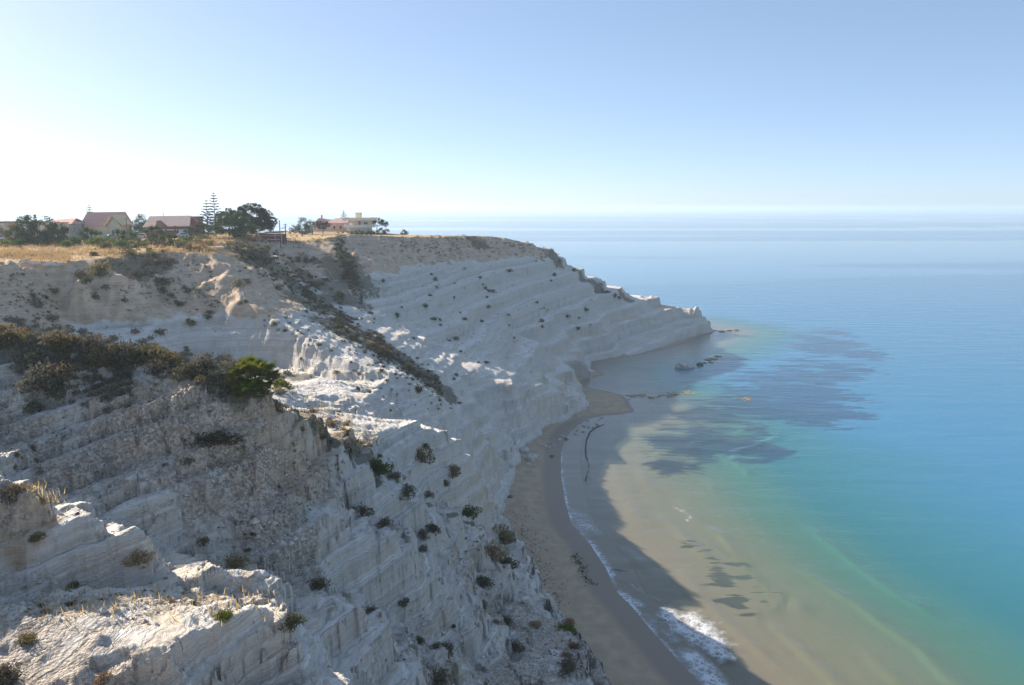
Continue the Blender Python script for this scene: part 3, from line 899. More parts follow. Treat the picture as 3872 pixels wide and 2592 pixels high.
SHRUB_KINDS = {}
for kind, n, leaf, flat, sp in (('dark', 1000, .15, .8, .1), ('grey', 900, .16, .75, .25), ('dry', 800, .17, .75, .35), ('olive', 1000, .15, .8, .15), ('green', 1100, .16, .85, .1), ('lime', 1000, .17, .5, .2)):
    SHRUB_KINDS[kind] = []
    for v in range(3):
        me = tri_mesh('foliage', shrub_tris(hash((kind, v)) % 1 + 100 * len(SHRUB_KINDS) + v, n, leaf, flat, 8 + 2 * v, sp))
        me.materials.append(LEAF[kind])
        SHRUB_KINDS[kind].append(me)
TWIG = twig_bm(3); TWIG.materials.append(BARK)
LOWS = {}
for kind in ('dark', 'grey', 'dry', 'olive', 'green'):
    LOWS[kind] = []
    for v in range(3):
        me = tri_mesh('shrub', shrub_tris(900 + v + 10 * len(LOWS), 300, .26, .8, 7 + v, .1))
        me.materials.append(LEAF[kind])
        LOWS[kind].append(me)

def big_shrub(kind, x, y, z, r, label, group=None, sz=1.0, name='shrub'):
    t = thing(name, label, 'shrub', (x, y, z - 0.05 * r), R_.uniform(0, 6.28), group)
    q_ = R_.uniform(.75, 1.3)
    t.scale = (r * q_, r / q_, r * sz * R_.uniform(.8, 1.15))
    o = D.objects.new('foliage', R_.choice(SHRUB_KINDS[kind])); o.parent = t; C.collection.objects.link(o)
    s = D.objects.new('stem', TWIG); s.parent = t; C.collection.objects.link(s)
    return t

def small_shrub(kind, x, y, z, r, label, group, sz=1.0):
    o = D.objects.new('shrub', R_.choice(LOWS[kind])); C.collection.objects.link(o)
    o.location = (x, y, z - 0.08 * r); o.rotation_euler = (R_.uniform(-.15, .15), R_.uniform(-.15, .15), R_.uniform(0, 6.28))
    o.scale = (r * R_.uniform(.8, 1.25), r * R_.uniform(.8, 1.25), r * sz * R_.uniform(.8, 1.2))
    return tag(o, label, 'shrub', group)

# shrubs one can point to: pixel of the base centre, radius in pixels, kind, label
NAMED = [
 (378,468,10,'green','round dark green bush tucked below the end of the long scrubby ridge'),
 (395,477,7,'grey','grey dry bush trailing right of the round dark green bush'),
 (420,458,10,'olive','olive bush with dry tan tips on a white spur above the beach'),
 (425,440,4,'dark','tiny dark bush high on the white spur over the beach'),
 (452,476,8,'olive','olive cushion shrub on the edge of the tall white wall over the beach'),
 (445,481,4,'dark','small dark shrub just below the olive cushion on the white wall edge'),
 (406,495,9,'dark','long dark bush filling the top of the narrow gully'),
 (430,498,5,'grey','small grey shrub midway down the narrow gully'),
 (470,515,8,'green','leafy green bush at the foot of the tall white beach wall'),
 (503,536,11,'olive','wide olive mat with tan top on the brink above the beach'),
 (493,556,11,'dry','big tan brown dry bush on the spur just above the beach'),
 (509,563,8,'dark','dark bush at the cliff lip below the big tan dry bush'),
 (482,581,9,'dark','dark leafy bush alone on the pale slope left of the beach bend'),
 (482,599,6,'grey','grey shrub below the dark leafy bush on the pale slope'),
 (505,615,7,'dark','dark tuft in the rubble below the bright white ledge'),
 (496,622,4,'grey','faint grey tuft left of the dark tuft in the rubble'),
 (363,515,8,'grey','dark grey bush behind the long sunlit white fin'),
 (384,527,7,'grey','straggly grey bush in the gully right of the sunlit fin'),
 (423,537,6,'grey','left one of two dark tufts under the stepped white crest'),
 (433,542,6,'dark','right one of two dark tufts under the stepped white crest'),
 (423,551,5,'grey','small grey tuft hanging below the two tufts under the stepped crest'),
 (318,587,10,'olive','shaggy olive brown bush on the pale bank beside the sunlit notch'),
 (404,609,6,'dark','lone dark bush on the smooth pale bank at lower centre'),
 (371,612,5,'grey','small grey bush at the base of the sawtooth crest'),
 (418,632,6,'dark','dark bush just above the boulder filled gully'),
 (445,643,8,'grey','larger dark brown bush beside the boulder gully'),
 (436,648,5,'grey','smaller brown bush leaning on the larger one by the boulder gully'),
 (440,684,12,'grey','large dark brown bush at the bottom edge of the view'),
 (514,648,7,'grey','dark bush on the gravelly shoulder above the lower beach'),
 (534,627,5,'dry','tan tuft on the gravelly shoulder above the lower beach'),
 (565,629,9,'lime','bright green low mat on the cliff lip over the lower beach'),
 (569,622,5,'dry','brown dry tuft standing on the lip behind the bright green mat'),
 (575,649,5,'dry','tan cushion on the sunlit lip, right of its twin'),
 (566,655,5,'dry','tan cushion on the sunlit lip, left of its twin'),
 (568,671,10,'grey','dark spreading bush near the last corner of the cliff lip'),
 (22,492,9,'dry','dry brown plants crowning the crumbly mound at far left'),
 (11,507,10,'grey','dark bush on the shaded side of the crumbly mound at far left'),
 (39,497,6,'dry','rusty dry plants on the right shoulder of the crumbly mound'),
 (39,554,7,'olive','yellowish bush clinging to the shaded wall below the crumbly mound'),
 (139,570,9,'dry','tan brown bush leaning on the white step near the sunlit crest'),
 (74,580,5,'dark','small dark bush at the foot of the white wall, far left'),
 (290,622,11,'dark','dark bush in the notch at the end of the sunlit shelf'),
 (225,621,9,'lime','bright green low plant on the sunlit edge of the shelf'),
 (27,644,9,'olive','upright olive bush on the sunlit slab, lower left'),
 (102,684,8,'dry','brown bush at the bottom edge, left side'),
 (5,682,15,'grey','grey brown bush filling the bottom left corner'),
 (236,566,9,'olive','shaggy bush on the rubble bank below the long sunlit fin'),
 (263,562,6,'dry','small tan bush right of the shaggy bush on the rubble bank'),
 (203,548,6,'olive','single olive tuft on the rubble above the sunlit step'),
 (212,440,20,'dark','wide dark mat of bush spreading across the rubble below the palm'),
 (17,334,13,'lime','rounded yellow green bush at the left edge of the ridge'),
 (100,274,9,'olive','olive bush with lit top hanging below the grassy edge'),
 (94,256,4,'dark','small round bush alone at the edge of the dry grass'),
 (320,306,0,'dark',''),
]
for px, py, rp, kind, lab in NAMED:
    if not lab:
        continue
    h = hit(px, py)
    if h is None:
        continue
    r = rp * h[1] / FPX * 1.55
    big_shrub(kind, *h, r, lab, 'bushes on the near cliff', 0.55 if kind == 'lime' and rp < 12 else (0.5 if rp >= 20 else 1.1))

# fan palms on the scrubby ridge
def palm_tris(seed, n_fr=60, r=1.0):
    rs = np.random.RandomState(seed)
    T = []
    for i in range(n_fr):
        az = rs.uniform(0, 6.283); el = math.asin(rs.uniform(0.05, 0.98))
        d = np.array([math.cos(az) * math.cos(el), math.sin(az) * math.cos(el), math.sin(el)])
        ctr = d * r * rs.uniform(0.45, 0.8) + np.array([0, 0, .1])
        side = np.cross(d, [0, 0, 1.0]); side /= np.linalg.norm(side) + 1e-9
        up = np.cross(side, d)
        for k in range(13):
            a = (k - 6) / 6 * 1.45
            tip = ctr + (d * math.cos(a) + side * math.sin(a)) * r * 0.30 * rs.uniform(.85, 1.1) - up * 0.07 * r * abs(a)
            w = (side * math.cos(a) - d * math.sin(a)) * 0.035 * r
            T.append((ctr - w, ctr + w, tip))
    return np.array(T)
FROND = leaf_mat('palm_frond', (0.070, 0.105, 0.014), (0.24, 0.275, 0.032), 0.5)
for i, (px, py, rp, lab) in enumerate(((253, 384, 20, 'large bright green fan palm clump on the end of the scrubby ridge'), (253, 407, 13, 'smaller yellow green fan palm clump just below the large one'), (282, 389, 8, 'small dark green fan palm to the right of the large clump'))):
    h = hit(px, py)
    r = rp * h[1] / FPX
    t = thing('fan_palm', lab, 'palm', (h[0], h[1], h[2] - 0.1), i * 1.3, 'fan palms on the ridge')
    t.scale = (r * 1.6, r * 1.6, r * 1.5)
    link('fronds', tri_mesh('fronds', palm_tris(40 + i, 150 if i < 2 else 80)), FROND, t)
    s = D.objects.new('trunk', TWIG); s.parent = t; C.collection.objects.link(s)

# the mass of bushes along the ridge, in the gullies and over the bowl
SIZE = ((0.0, 'small'), (0.42, 'middling'), (0.75, 'large'))
HUE = dict(dark='dark green', grey='greyish brown', dry='tan brown', olive='olive', green='green', lime='yellow green')
USED = {}
def scatter(n, boxes, kinds, rpx, where, group, ymin=0, sz=1.0, big=False):
    """countable shrubs on one stretch of ground; the label says hue, size and which end of the stretch"""
    x0 = min(b[0] for b in boxes); x1 = max(b[2] for b in boxes)
    y0 = min(min(b[1], b[3]) for b in boxes); y1 = max(max(b[1], b[3]) for b in boxes)
    k = 0
    for _ in range(n * 40):
        if k >= n:
            break
        b = R_.choices(boxes, weights=[q[4] if len(q) > 4 else 1 for q in boxes])[0]
        px, py = R_.uniform(b[0], b[2]), R_.uniform(b[1], b[3])
        if len(b) > 5:       # a slanting strip: y follows x
            t = (px - b[0]) / (b[2] - b[0])
            py = b[1] + (b[3] - b[1]) * t + R_.gauss(0, b[5])
        h = hit(px, py, ymin)
        if h is None or h[2] < 1.6:
            continue
        f = R_.random()
        r = (rpx[0] + (rpx[1] - rpx[0]) * f) * h[1] / FPX
        kd = R_.choice(kinds)
        tx, ty = (px - x0) / (x1 - x0), (py - y0) / (y1 - y0 + 1e-6)
        col_ = ('far left', 'left', 'middle', 'right', 'far right')[min(4, int(tx * 5))]
        row_ = ('upper', 'middle', 'lower')[min(2, max(0, int(ty * 3)))]
        sz_ = [w for q, w in SIZE if f >= q][-1]
        lab = f"{sz_} {HUE[kd]} shrub at the {row_} {col_} {where}"
        if row_ == col_:
            lab = f"{sz_} {HUE[kd]} shrub in the centre {where}"
        if USED.get(lab, 0) >= 1:
            continue
        USED[lab] = USED.get(lab, 0) + 1
        (big_shrub if big else small_shrub)(kd, *h, r, lab, group, sz)
        k += 1
scatter(32, [(0,340,70,354,1.2,5),(60,350,160,366,2,6),(150,364,250,380,2,5),(30,354,75,410,1),(100,366,140,385,.6)], ['dark','dark','grey','grey','olive'], (14, 27), 'of the scrubby ridge', 'bushes massed along the ridge', sz=1.0, big=True)
scatter(16, [(150,352,235,366,1,4),(190,372,285,405,1.4,6),(0,333,40,340,1,3)], ['grey','dry','olive'], (6, 10), 'of the ragged ridge edge', 'dry bushes on the ridge edge', big=True)
scatter(20, [(292,405,345,432,1,4),(330,425,378,450,1,5),(300,415,350,448,.6,5)], ['dry','grey','olive','dry'], (4, 8), 'of the bank below the palms', 'dry shrubs below the palms')
scatter(36, [(305,290,345,330,1.2,9),(335,322,385,352,1.4,7),(375,345,442,390,1.4,5),(335,245,362,295,1,8),(240,248,300,280,1,8),(300,280,345,300,.7,8)], ['dark','dark','grey','olive'], (4, 8), 'of the overgrown gully below the clifftop', 'shrubs in the overgrown gully')
scatter(52, [(350,280,470,345,1),(390,300,520,345,1.3),(430,275,560,320,1.3),(400,340,500,380,.8),(500,300,600,330,.6)], ['dark','dark','grey'], (1.5, 4.2), 'of the white terraced headland', 'shrubs dotted over the headland')
scatter(14, [(500,268,530,290,1,2),(478,278,510,318,1,3),(555,258,612,300,1,3),(600,288,628,305,1,2)], ['grey','grey','dark'], (1.8, 3.6), 'of the slanting gullies on the headland', 'shrubs in the headland gullies')
scatter(36, [(20,272,120,300,1),(100,262,215,300,1.5),(125,250,165,262,.7),(20,290,60,320,.7),(170,285,215,330,.8),(110,300,200,345,.5),(225,272,262,310,.6)], ['dark','grey','olive','dry','grey'], (3.5, 9), 'of the earthy slope below the grass', 'bushes on the earthy slope', ymin=90)
scatter(20, [(290,340,350,360,1,4),(300,365,400,400,1,5),(330,352,470,415,1,5),(230,310,310,345,1,5)], ['dark','grey','olive'], (2.2, 5), 'of the white ribs beyond the ridge', 'shrubs on the white ribs', ymin=90)
scatter(22, [(0,430,300,520,1.2),(60,585,260,612,1),(440,600,560,660,1),(0,440,90,470,.5),(150,520,280,560,.6),(20,595,190,625,.7)], ['dry','grey','olive','grey','dark'], (4.0, 8), 'of the near rubble slopes', 'dry tufts on the near cliff', sz=0.8)

# low scrub nobody could count: one object
def scrub_mass(name, spots, kind, per=62, leaf=.34):
    P3 = []
    base = shrub_tris(77, per, leaf, .7, 6, .2)
    for x, y, z, r in spots:
        a = R_.uniform(0, 6.28); ca, sa = math.cos(a), math.sin(a)
        M = np.array([[ca, -sa, 0], [sa, ca, 0], [0, 0, 0.8]])
        P3.append(base @ M.T * r + np.array([x, y, z]))
    me = tri_mesh(name, np.concatenate(P3))
    o = link(name, me, LEAF[kind]); o['kind'] = 'stuff'
    return o
def spots_for(n, boxes, rpx, ymin=0):
    out = []
    for _ in range(n):
        b = R_.choices(boxes, weights=[q[4] for q in boxes])[0]
        px = R_.uniform(b[0], b[2]); t = (px - b[0]) / (b[2] - b[0])
        py = b[1] + (b[3] - b[1]) * t + R_.gauss(0, b[5])
        h = hit(px, py, ymin)
        if h and h[2] > 1.6:
            out.append((h[0], h[1], h[2] - .03, R_.uniform(*rpx) * h[1] / FPX))
    return out
scrub_mass('gully_scrub', spots_for(1150, [(300,285,345,328,1,10),(335,322,385,352,1.2,8),(375,345,442,390,1.2,6),(335,240,362,298,1,9),(235,244,300,282,1,10)], (2, 4.5)), 'dark')
scrub_mass('ridge_scrub', spots_for(760, [(0,338,160,360,1,8),(150,360,290,394,.8,8),(15,355,130,388,1.8,14)], (4.5, 10)), 'grey', 90)
scrub_mass('slope_scrub', spots_for(700, [(0,280,215,290,1.2,22),(0,475,420,530,.6,25),(290,405,380,450,.7,8),(60,595,270,605,.8,10),(380,500,520,560,.5,20),(450,620,590,660,.6,18)], (1.0, 2.8)), 'dry', 30)
scrub_mass('bowl_scrub', spots_for(330, [(0,285,60,310,1.3,10),(100,270,215,270,1.2,8),(20,300,60,330,.6,8),(120,295,220,300,.8,10),(175,290,215,300,1,6)], (1.5, 4.5), 120), 'dark', 34)
scrub_mass('clifftop_scrub', spots_for(230, [(60,241,215,240,1,2.5),(0,243,60,242,.6,2),(95,245,150,246,.7,2)], (2.6, 6.0), 150), 'green', 150, .36)
scrub_mass('clifftop_bushes', spots_for(150, [(60,241,215,240,1,3),(0,244,70,243,.6,2),(150,246,215,244,.7,2)], (2.4, 5.0), 150), 'olive', 130, .36)
scrub_mass('headland_scrub', spots_for(130, [(350,280,600,300,1,16),(400,330,520,345,1,16)], (0.8, 1.9), 180), 'dark', 30)
scrub_mass('rim_scrub', spots_for(420, [(392,238,540,246,1,3),(400,246,560,254,1,5),(270,240,345,240,.6,3),(345,240,470,262,.7,8)], (1.2, 3.2), 180), 'olive', 30)

def cluster(spots, n, rpx, spread):
    out = []
    for px, py in spots:
        for _ in range(n):
            h = hit(px + R_.gauss(0, spread), py + R_.gauss(0, spread * .6))
            if h and h[2] > 1.6:
                out.append((h[0], h[1], h[2] - .03, R_.uniform(*rpx) * h[1] / FPX))
    return out
scrub_mass('near_scrub', cluster([(110,440),(60,432),(150,425),(95,470),(185,450),(240,450),(300,452),(330,470),(290,500),(265,525),(300,520),(240,530),(345,470),(60,590),(110,600),(150,590),(190,598),(230,595),(30,612),(400,655),(455,655),(520,640),(550,655),(475,545),(510,560),(350,440),(130,410),(200,415),(20,450),(40,470),(400,392),(362,382),(430,405),(275,322),(300,334)], 9, (1.6, 4.2), 9), 'grey', 70)
scrub_mass('near_dry_scrub', cluster([(120,598),(165,592),(80,600),(215,600),(140,625),(300,505),(250,545),(345,425),(360,440),(330,415),(560,640),(575,652),(495,550),(20,490),(180,600),(255,600),(290,480),(225,470),(150,400),(270,415)], 8, (1.6, 4.0), 8), 'dry', 70)

# dry grass on the clifftop and along the ridge
GRASS = leaf_mat('dry_grass_blade', (0.30, 0.20, 0.085), (0.60, 0.45, 0.24), 0.35)
def grass(name, spots, hgt, wid, per):
    rs = np.random.RandomState(5)
    S = np.array([s[:3] for s in spots])
    S = np.repeat(S, per, 0)
    n = len(S)
    p = S + np.c_[rs.normal(0, .5, n), rs.normal(0, .5, n), np.zeros(n)]
    a = rs.uniform(0, 6.283, n)
    w = np.c_[np.cos(a), np.sin(a), np.zeros(n)] * (wid * rs.uniform(.6, 1.4, n))[:, None]
    tip = p + np.c_[rs.normal(0, .22, n) * hgt, rs.normal(0, .22, n) * hgt, hgt * rs.uniform(.5, 1.2, n)]
    o = link(name, tri_mesh(name, np.stack([p - w, p + w, tip], 1)), GRASS); o['kind'] = 'stuff'
gsp = spots_for(1500, [(0,246,120,250,2,5),(100,246,215,246,1.2,4),(0,254,70,258,1,2.5),(195,240,265,238,.8,3)], (1, 2), 100)
grass('dry_grass', gsp, 0.8, 0.07, 9)
gsp = spots_for(420, [(60,340,180,360,1,4),(150,358,250,372,1,4),(185,362,245,368,1.2,3),(300,402,380,445,.6,6),(20,486,50,494,.3,4),(40,600,270,602,.8,10)], (1, 2))
grass('ridge_grass', gsp, 0.45, 0.03, 10)
print('plants', round(time.time() - T0, 1))
# ------------------------------------------------------------------ boxes, prisms, tubes
class MB:
    def __init__(self):
        self.v, self.f = [], []
    def box(self, x0, y0, z0, x1, y1, z1):
        b = len(self.v)
        self.v += [(x0, y0, z0), (x1, y0, z0), (x1, y1, z0), (x0, y1, z0), (x0, y0, z1), (x1, y0, z1), (x1, y1, z1), (x0, y1, z1)]
        self.f += [tuple(b + i for i in q) for q in ((0, 3, 2, 1), (4, 5, 6, 7), (0, 1, 5, 4), (1, 2, 6, 5), (2, 3, 7, 6), (3, 0, 4, 7))]
        return self
    def poly(self, pts, d):
        """extrude a planar polygon by vector d"""
        b, n = len(self.v), len(pts)
        self.v += [tuple(p) for p in pts] + [tuple(p[i] + d[i] for i in range(3)) for p in pts]
        self.f += [tuple(range(b, b + n)), tuple(range(b + 2 * n - 1, b + n - 1, -1))]
        self.f += [(b + i, b + n + i, b + n + (i + 1) % n, b + (i + 1) % n) for i in range(n)]
        return self
    def tube(self, p, q, r0, r1=None, n=6):
        r1 = r0 if r1 is None else r1
        p, q = Vector(p), Vector(q)
        ax = (q - p).normalized()
        a = ax.cross(Vector((0, 0, 1)) if abs(ax.z) < .9 else Vector((1, 0, 0))).normalized(); c = ax.cross(a)
        b = len(self.v)
        for o, r in ((p, r0), (q, r1)):
            self.v += [tuple(o + (a * math.cos(6.2832 * k / n) + c * math.sin(6.2832 * k / n)) * r) for k in range(n)]
        self.f += [(b + k, b + (k + 1) % n, b + n + (k + 1) % n, b + n + k) for k in range(n)]
        self.f += [tuple(range(b + n - 1, b - 1, -1)), tuple(range(b + n, b + 2 * n))]
        return self
    def build(self, name, mat, parent=None, bevel=0.0):
        me = D.meshes.new(name)
        me.from_pydata(self.v, [], self.f)
        bm = bmesh.new(); bm.from_mesh(me)
        bmesh.ops.recalc_face_normals(bm, faces=bm.faces[:])
        if bevel:
            bmesh.ops.bevel(bm, geom=bm.edges[:], offset=bevel, segments=2, affect='EDGES', profile=0.6)
        bm.to_mesh(me); bm.free()
        return link(name, me, mat, parent)

def tile_mat(name, ca, cb, s=3.2):
    m, g = new_mat(name)
    v = g.obj()
    sx = g.n('ShaderNodeSeparateXYZ'); g.set(sx.inputs[0], v)
    row = g.math('ABSOLUTE', g.math('SINE', g.math('MULTIPLY', sx.outputs[0], 2 * math.pi / 0.5)))
    c = g.mix(g.ramp(g.noise(v, 2.2, 4, .7), .3, .7), ca, cb)
    g.out(g.principled(c, 0.85, g.bump(row, 0.8, 0.08)))
    return m
W_CREAM = simple_mat('cream_render', (0.72, 0.63, 0.44), 0.9, .08, .6)
W_BEIGE = simple_mat('beige_render', (0.64, 0.57, 0.48), 0.9, .1, .6)
W_PINK = simple_mat('pink_render', (0.64, 0.43, 0.38), 0.9, .1, .6)
W_WHITE = simple_mat('white_render', (0.80, 0.77, 0.71), 0.9, .06, .6)
W_YEL = simple_mat('yellow_render', (0.72, 0.60, 0.33), 0.9, .06, .6)
W_RED = simple_mat('dark_red_render', (0.32, 0.15, 0.13), 0.9, .15, .8)
W_BRICK = simple_mat('red_brown_boards', (0.22, 0.085, 0.06), 0.9, .2, 1.5)
STONE = simple_mat('rubble_stone', (0.36, 0.33, 0.30), 0.95, .35, 2.5, bump=.5)
TILE_P = tile_mat('pinkish_roof_tile', (0.62, 0.31, 0.25), (0.74, 0.43, 0.35))
TILE_R = tile_mat('clay_roof_tile', (0.68, 0.40, 0.32), (0.80, 0.56, 0.46))
SLATE = simple_mat('grey_felt', (0.17, 0.15, 0.14), .9, .15, 1)
GLASS = simple_mat('dark_pane', (0.05, 0.06, 0.075), 0.15, .05, 1, spec=.6)
SHUT = simple_mat('blue_grey_shutter', (0.40, 0.44, 0.50), .7, .05, 1)
GREYM = simple_mat('galvanised_metal', (0.36, 0.36, 0.36), .55, .1, 3, metal=.4)
WOODP = simple_mat('weathered_pole', (0.17, 0.13, 0.11), .9, .2, 4)
TARP = simple_mat('white_sheet', (0.72, 0.70, 0.68), .8, .05, 1)

def at(px, Y, z=None):
    """ground point under a sight line's heading at distance Y"""
    x = (px - CX) / FPX * Y * 1.01
    return (x, Y, gz(x, Y) if z is None else z)
U = lambda Y: Y / FPX          # metres per photograph pixel at distance Y

def house(label, px, Y, rz=0.0, group='houses on the clifftop'):
    p = at(px, Y)
    return thing('house', label, 'house', (p[0], p[1], p[2] - 0.05), rz, group)

def window(parent, x, z, w, h, y=0.0, axis='y', mat=SHUT):
    """frame standing proud of the wall with a recessed pane"""
    m = MB()
    if axis == 'y':
        m.box(x, y - .05, z, x + w, y, z + .09).box(x, y - .05, z + h - .09, x + w, y, z + h).box(x, y - .05, z + .09, x + .09, y, z + h - .09).box(x + w - .09, y - .05, z + .09, x + w, y, z + h - .09)
        f = m.build('window', mat, parent)
        MB().box(x + .09, y - .02, z + .09, x + w - .09, y - .004, z + h - .09).build('pane', GLASS, f)
    return f

# cream house with gable and pinkish roof, and the taller block behind it
h = house('cream house with a yellow trimmed gable and a pinkish tiled roof', 102, 250, 0.0)
MB().box(-5.2, 0, -.5, 4.4, 7, 4.0).build('wall', W_CREAM, h)
MB().poly([(-5.6, -.5, 3.95), (4.2, -.5, 3.95), (3.4, 3.4, 6.9), (-3.2, 3.4, 6.9)], (0, 0, .22)).build('roof', TILE_P, h)
MB().poly([(-5.6, -.5, 3.95), (-3.2, 3.4, 6.9), (-5.6, 7.3, 3.95)], (0, 0, .2)).build('hip', SLATE, h)
MB().box(-5.6, -.62, 3.62, 4.2, -.48, 3.95).build('eaves_board', W_YEL, h)
gb = MB().poly([(4.3, .1, -.5), (8.6, .1, -.5), (8.6, .1, 4.1), (6.4, .1, 6.9), (4.3, .1, 4.1)], (0, 6, 0)).build('gable_wall', W_CREAM, h)
MB().poly([(3.7, -.6, 3.7), (6.4, -.6, 7.1), (6.4, -.6, 7.6), (3.4, -.6, 3.9)], (0, 6.6, 0)).build('fascia', W_YEL, h)
MB().poly([(6.4, -.6, 7.1), (9.4, -.6, 4.2), (9.6, -.6, 4.6), (6.4, -.6, 7.6)], (0, 6.6, 0)).build('fascia', W_YEL, h)
window(h, 5.6, 1.0, .8, 1.9, .1); window(h, 7.0, 1.0, .7, 2.0, .1, mat=W_YEL)
window(h, -1.5, 1.3, 1.3, 1.2); window(h, 1.4, 1.3, 1.3, 1.2)
MB().box(-3.9, -1.0, -.5, -2.6, -.02, 5.6).build('chimney', STONE, h)
h = house('taller pinkish house with a long sloping roof behind the cream gabled house', 110, 266)
MB().box(-6.2, 0, -.5, 6.2, 8, 4.6).build('wall', W_PINK, h)
MB().poly([(-6.6, -.5, 4.6), (6.3, -.5, 4.6), (6.5, 4, 8.3), (-6.6, 4, 8.1)], (0, 0, .2)).build('roof', TILE_P, h)
MB().poly([(-6.6, 4, 8.1), (6.5, 4, 8.3), (6.3, 8.5, 4.6), (-6.6, 8.5, 4.6)], (0, 0, .2)).build('roof', TILE_P, h)
MB().poly([(6.2, 0, 4.6), (6.2, 8, 4.6), (6.2, 4, 8.1)], (-.25, 0, 0)).build('gable_wall', W_PINK, h)
MB().tube((-6.2, 3, 7.6), (-6.2, 3, 10.2), .05).build('aerial', GREYM, h)
h = house('beige house wing with a round rubble stone tower at its corner', 71, 248)
MB().box(-3.4, 0, -.8, 3.6, 6, 5.2).build('wall', W_BEIGE, h)
MB().poly([(-3.8, -.5, 5.2), (3.8, -.5, 5.2), (3.2, 3, 6.4), (-3.4, 3, 5.9)], (0, 0, .2)).build('roof', TILE_P, h)
MB().poly([(-3.4, 3, 5.9), (3.2, 3, 6.4), (3.8, 6.5, 5.2), (-3.8, 6.5, 5.2)], (0, 0, .2)).build('roof', TILE_P, h)
MB().tube((4.6, -.6, -1), (4.6, -.6, 4.9), 1.9, 1.75, 14).build('tower', STONE, h)
MB().tube((4.6, -.6, 4.9), (4.6, -.6, 5.8), 2.1, .6, 14).build('tower_roof', TILE_P, h)
window(h, -2.2, 2.2, 1.4, 1.2)
MB().tube((-1.9, 2, 6), (-1.9, 2, 7.4), .04).tube((-2.2, 2, 7.3), (-1.5, 2, 7.3), .03).build('aerial', GREYM, h)
# long low building at the left edge
h = house('long low beige building behind trees at the left edge', 8, 275)
MB().box(-9, 0, -.6, 13, 8, 4.6).build('wall', W_BEIGE, h)
MB().box(-9.3, -.3, 4.6, 13.3, 8.3, 5.1).build('roof', SLATE, h)
for k in range(5):
    window(h, -7 + k * 3.8, 1.5, 1.3, 1.4)
# tiled house with a dark gablet, white band and garage door
h = house('low house with a broad pale tiled roof and dark red gablet', 174, 245)
MB().box(-6.6, 0, -.5, 6.6, 8, 3.3).build('wall', W_RED, h)
MB().poly([(-7.2, -.7, 3.2), (7.4, -.7, 3.4), (6.0, 4, 6.5), (-7.0, 4, 6.3)], (0, 0, .18)).build('roof', TILE_R, h)
MB().poly([(-7.0, 4, 6.3), (6.0, 4, 6.5), (7.4, 8.6, 3.4), (-7.2, 8.6, 3.2)], (0, 0, .18)).build('roof', TILE_R, h)
MB().poly([(-3.4, -.95, 2.9), (1.2, -.95, 3.0), (-2.6, -.95, 5.2)], (0, 4, 0)).build('gablet', W_RED, h)
MB().box(-6.9, -.82, 2.2, 3.4, -.72, 2.55).build('band', W_WHITE, h)
MB().box(3.6, -.12, -.3, 6.5, -.02, 2.5).build('garage_door', W_WHITE, h)
for xx in (-.2, 2.6):
    MB().box(xx, -.9, 2.0, xx + .5, -.7, 3.6).build('post', W_RED, h)
MB().tube((-2.2, 3, 6.2), (-2.2, 3, 7.8), .09).build('flue', GREYM, h)
h = house('dark red house with a flat grey roof behind the pale tiled roof', 184, 262)
MB().box(-6, 0, -.5, 6, 7, 6.0).build('wall', W_RED, h)
MB().box(-6.3, -.4, 6.0, 6.2, 7.3, 6.9).build('parapet', SLATE, h)
MB().poly([(-6.3, -.9, 5.0), (6.2, -.9, 5.0), (6.0, -.02, 5.7), (-6.0, -.02, 5.7)], (0, 0, .12)).build('roof', TILE_P, h)
MB().tube((6.1, 3, 6.8), (6.1, 3, 8.4), .05).build('aerial', GREYM, h)
window(h, 2.4, 3.2, 1.2, 1.3)
# shack with a white sheet on its roof
p = at(275, 221)
h = thing('shack', 'red brown boarded shack with a lean-to roof and white sheet near the cliff edge', 'shack', (p[0], p[1], p[2] - .1))
MB().box(-3.4, 0, -.4, 3.2, 4, 2.3).build('wall', W_BRICK, h)
MB().poly([(-3.8, -.6, 2.35), (3.7, -.6, 2.75), (3.7, 4.3, 3.0), (-3.8, 4.3, 2.7)], (0, 0, .12)).build('roof', WOODP, h)
MB().poly([(-4.6, -.75, 2.5), (-1.6, -.75, 2.62), (-1.7, 1.5, 3.0), (-4.0, 1.5, 2.9)], (0, 0, .06)).build('sheet', TARP, h)
for zz in (.75, 1.85):
    MB().box(-3.4, -.12, zz, 3.2, -.02, zz + .2).build('rail', SHUT, h)
for xx in (-3.3, 1.2, 3.0):
    MB().box(xx, -.16, -.4, xx + .16, -.04, 2.4).build('post', SHUT, h)
p = at(294, 222)
h = thing('scaffold_frame', 'thin rusty frame of poles and hoops right of the shack', 'frame', (p[0], p[1], p[2]))
for xx in (-1.6, -.4, .9, 2.2):
    MB().tube((xx, 0, -.5), (xx, 0, 2.6 + .3 * math.sin(xx * 3)), .05).build('pole', WOODP, h)
    MB().tube((xx, 2.2, -.5), (xx, 2.2, 2.2), .05).build('pole', WOODP, h)
MB().tube((-1.6, 0, 2.4), (2.2, 0, 1.6), .04).tube((-1.6, 2.2, 2.1), (2.2, 2.2, 1.5), .04).tube((-1.6, 0, 1.2), (2.2, 0, 1.1), .04).build('rail', WOODP, h)
def pole(label, px, Y, hgt, arm=False):
    p = at(px, Y)
    t = thing('utility_pole', label, 'pole', p, 0, 'poles on the clifftop')
    MB().tube((0, 0, -.5), (0, 0, hgt), .16, .11, 8).build('shaft', WOODP, t)
    MB().tube((-.6 if arm else -.25, 0, hgt - .3), (.6 if arm else .25, 0, hgt - .3), .05).build('crossarm', WOODP, t)
    return p, hgt
pA = pole('tall leaning-free wooden pole at the right end of the shack', 284.3, 219, 7.8)
pB = pole('thinner pole with a streamer, right of the tall pole', 290, 224, 5.2, True)
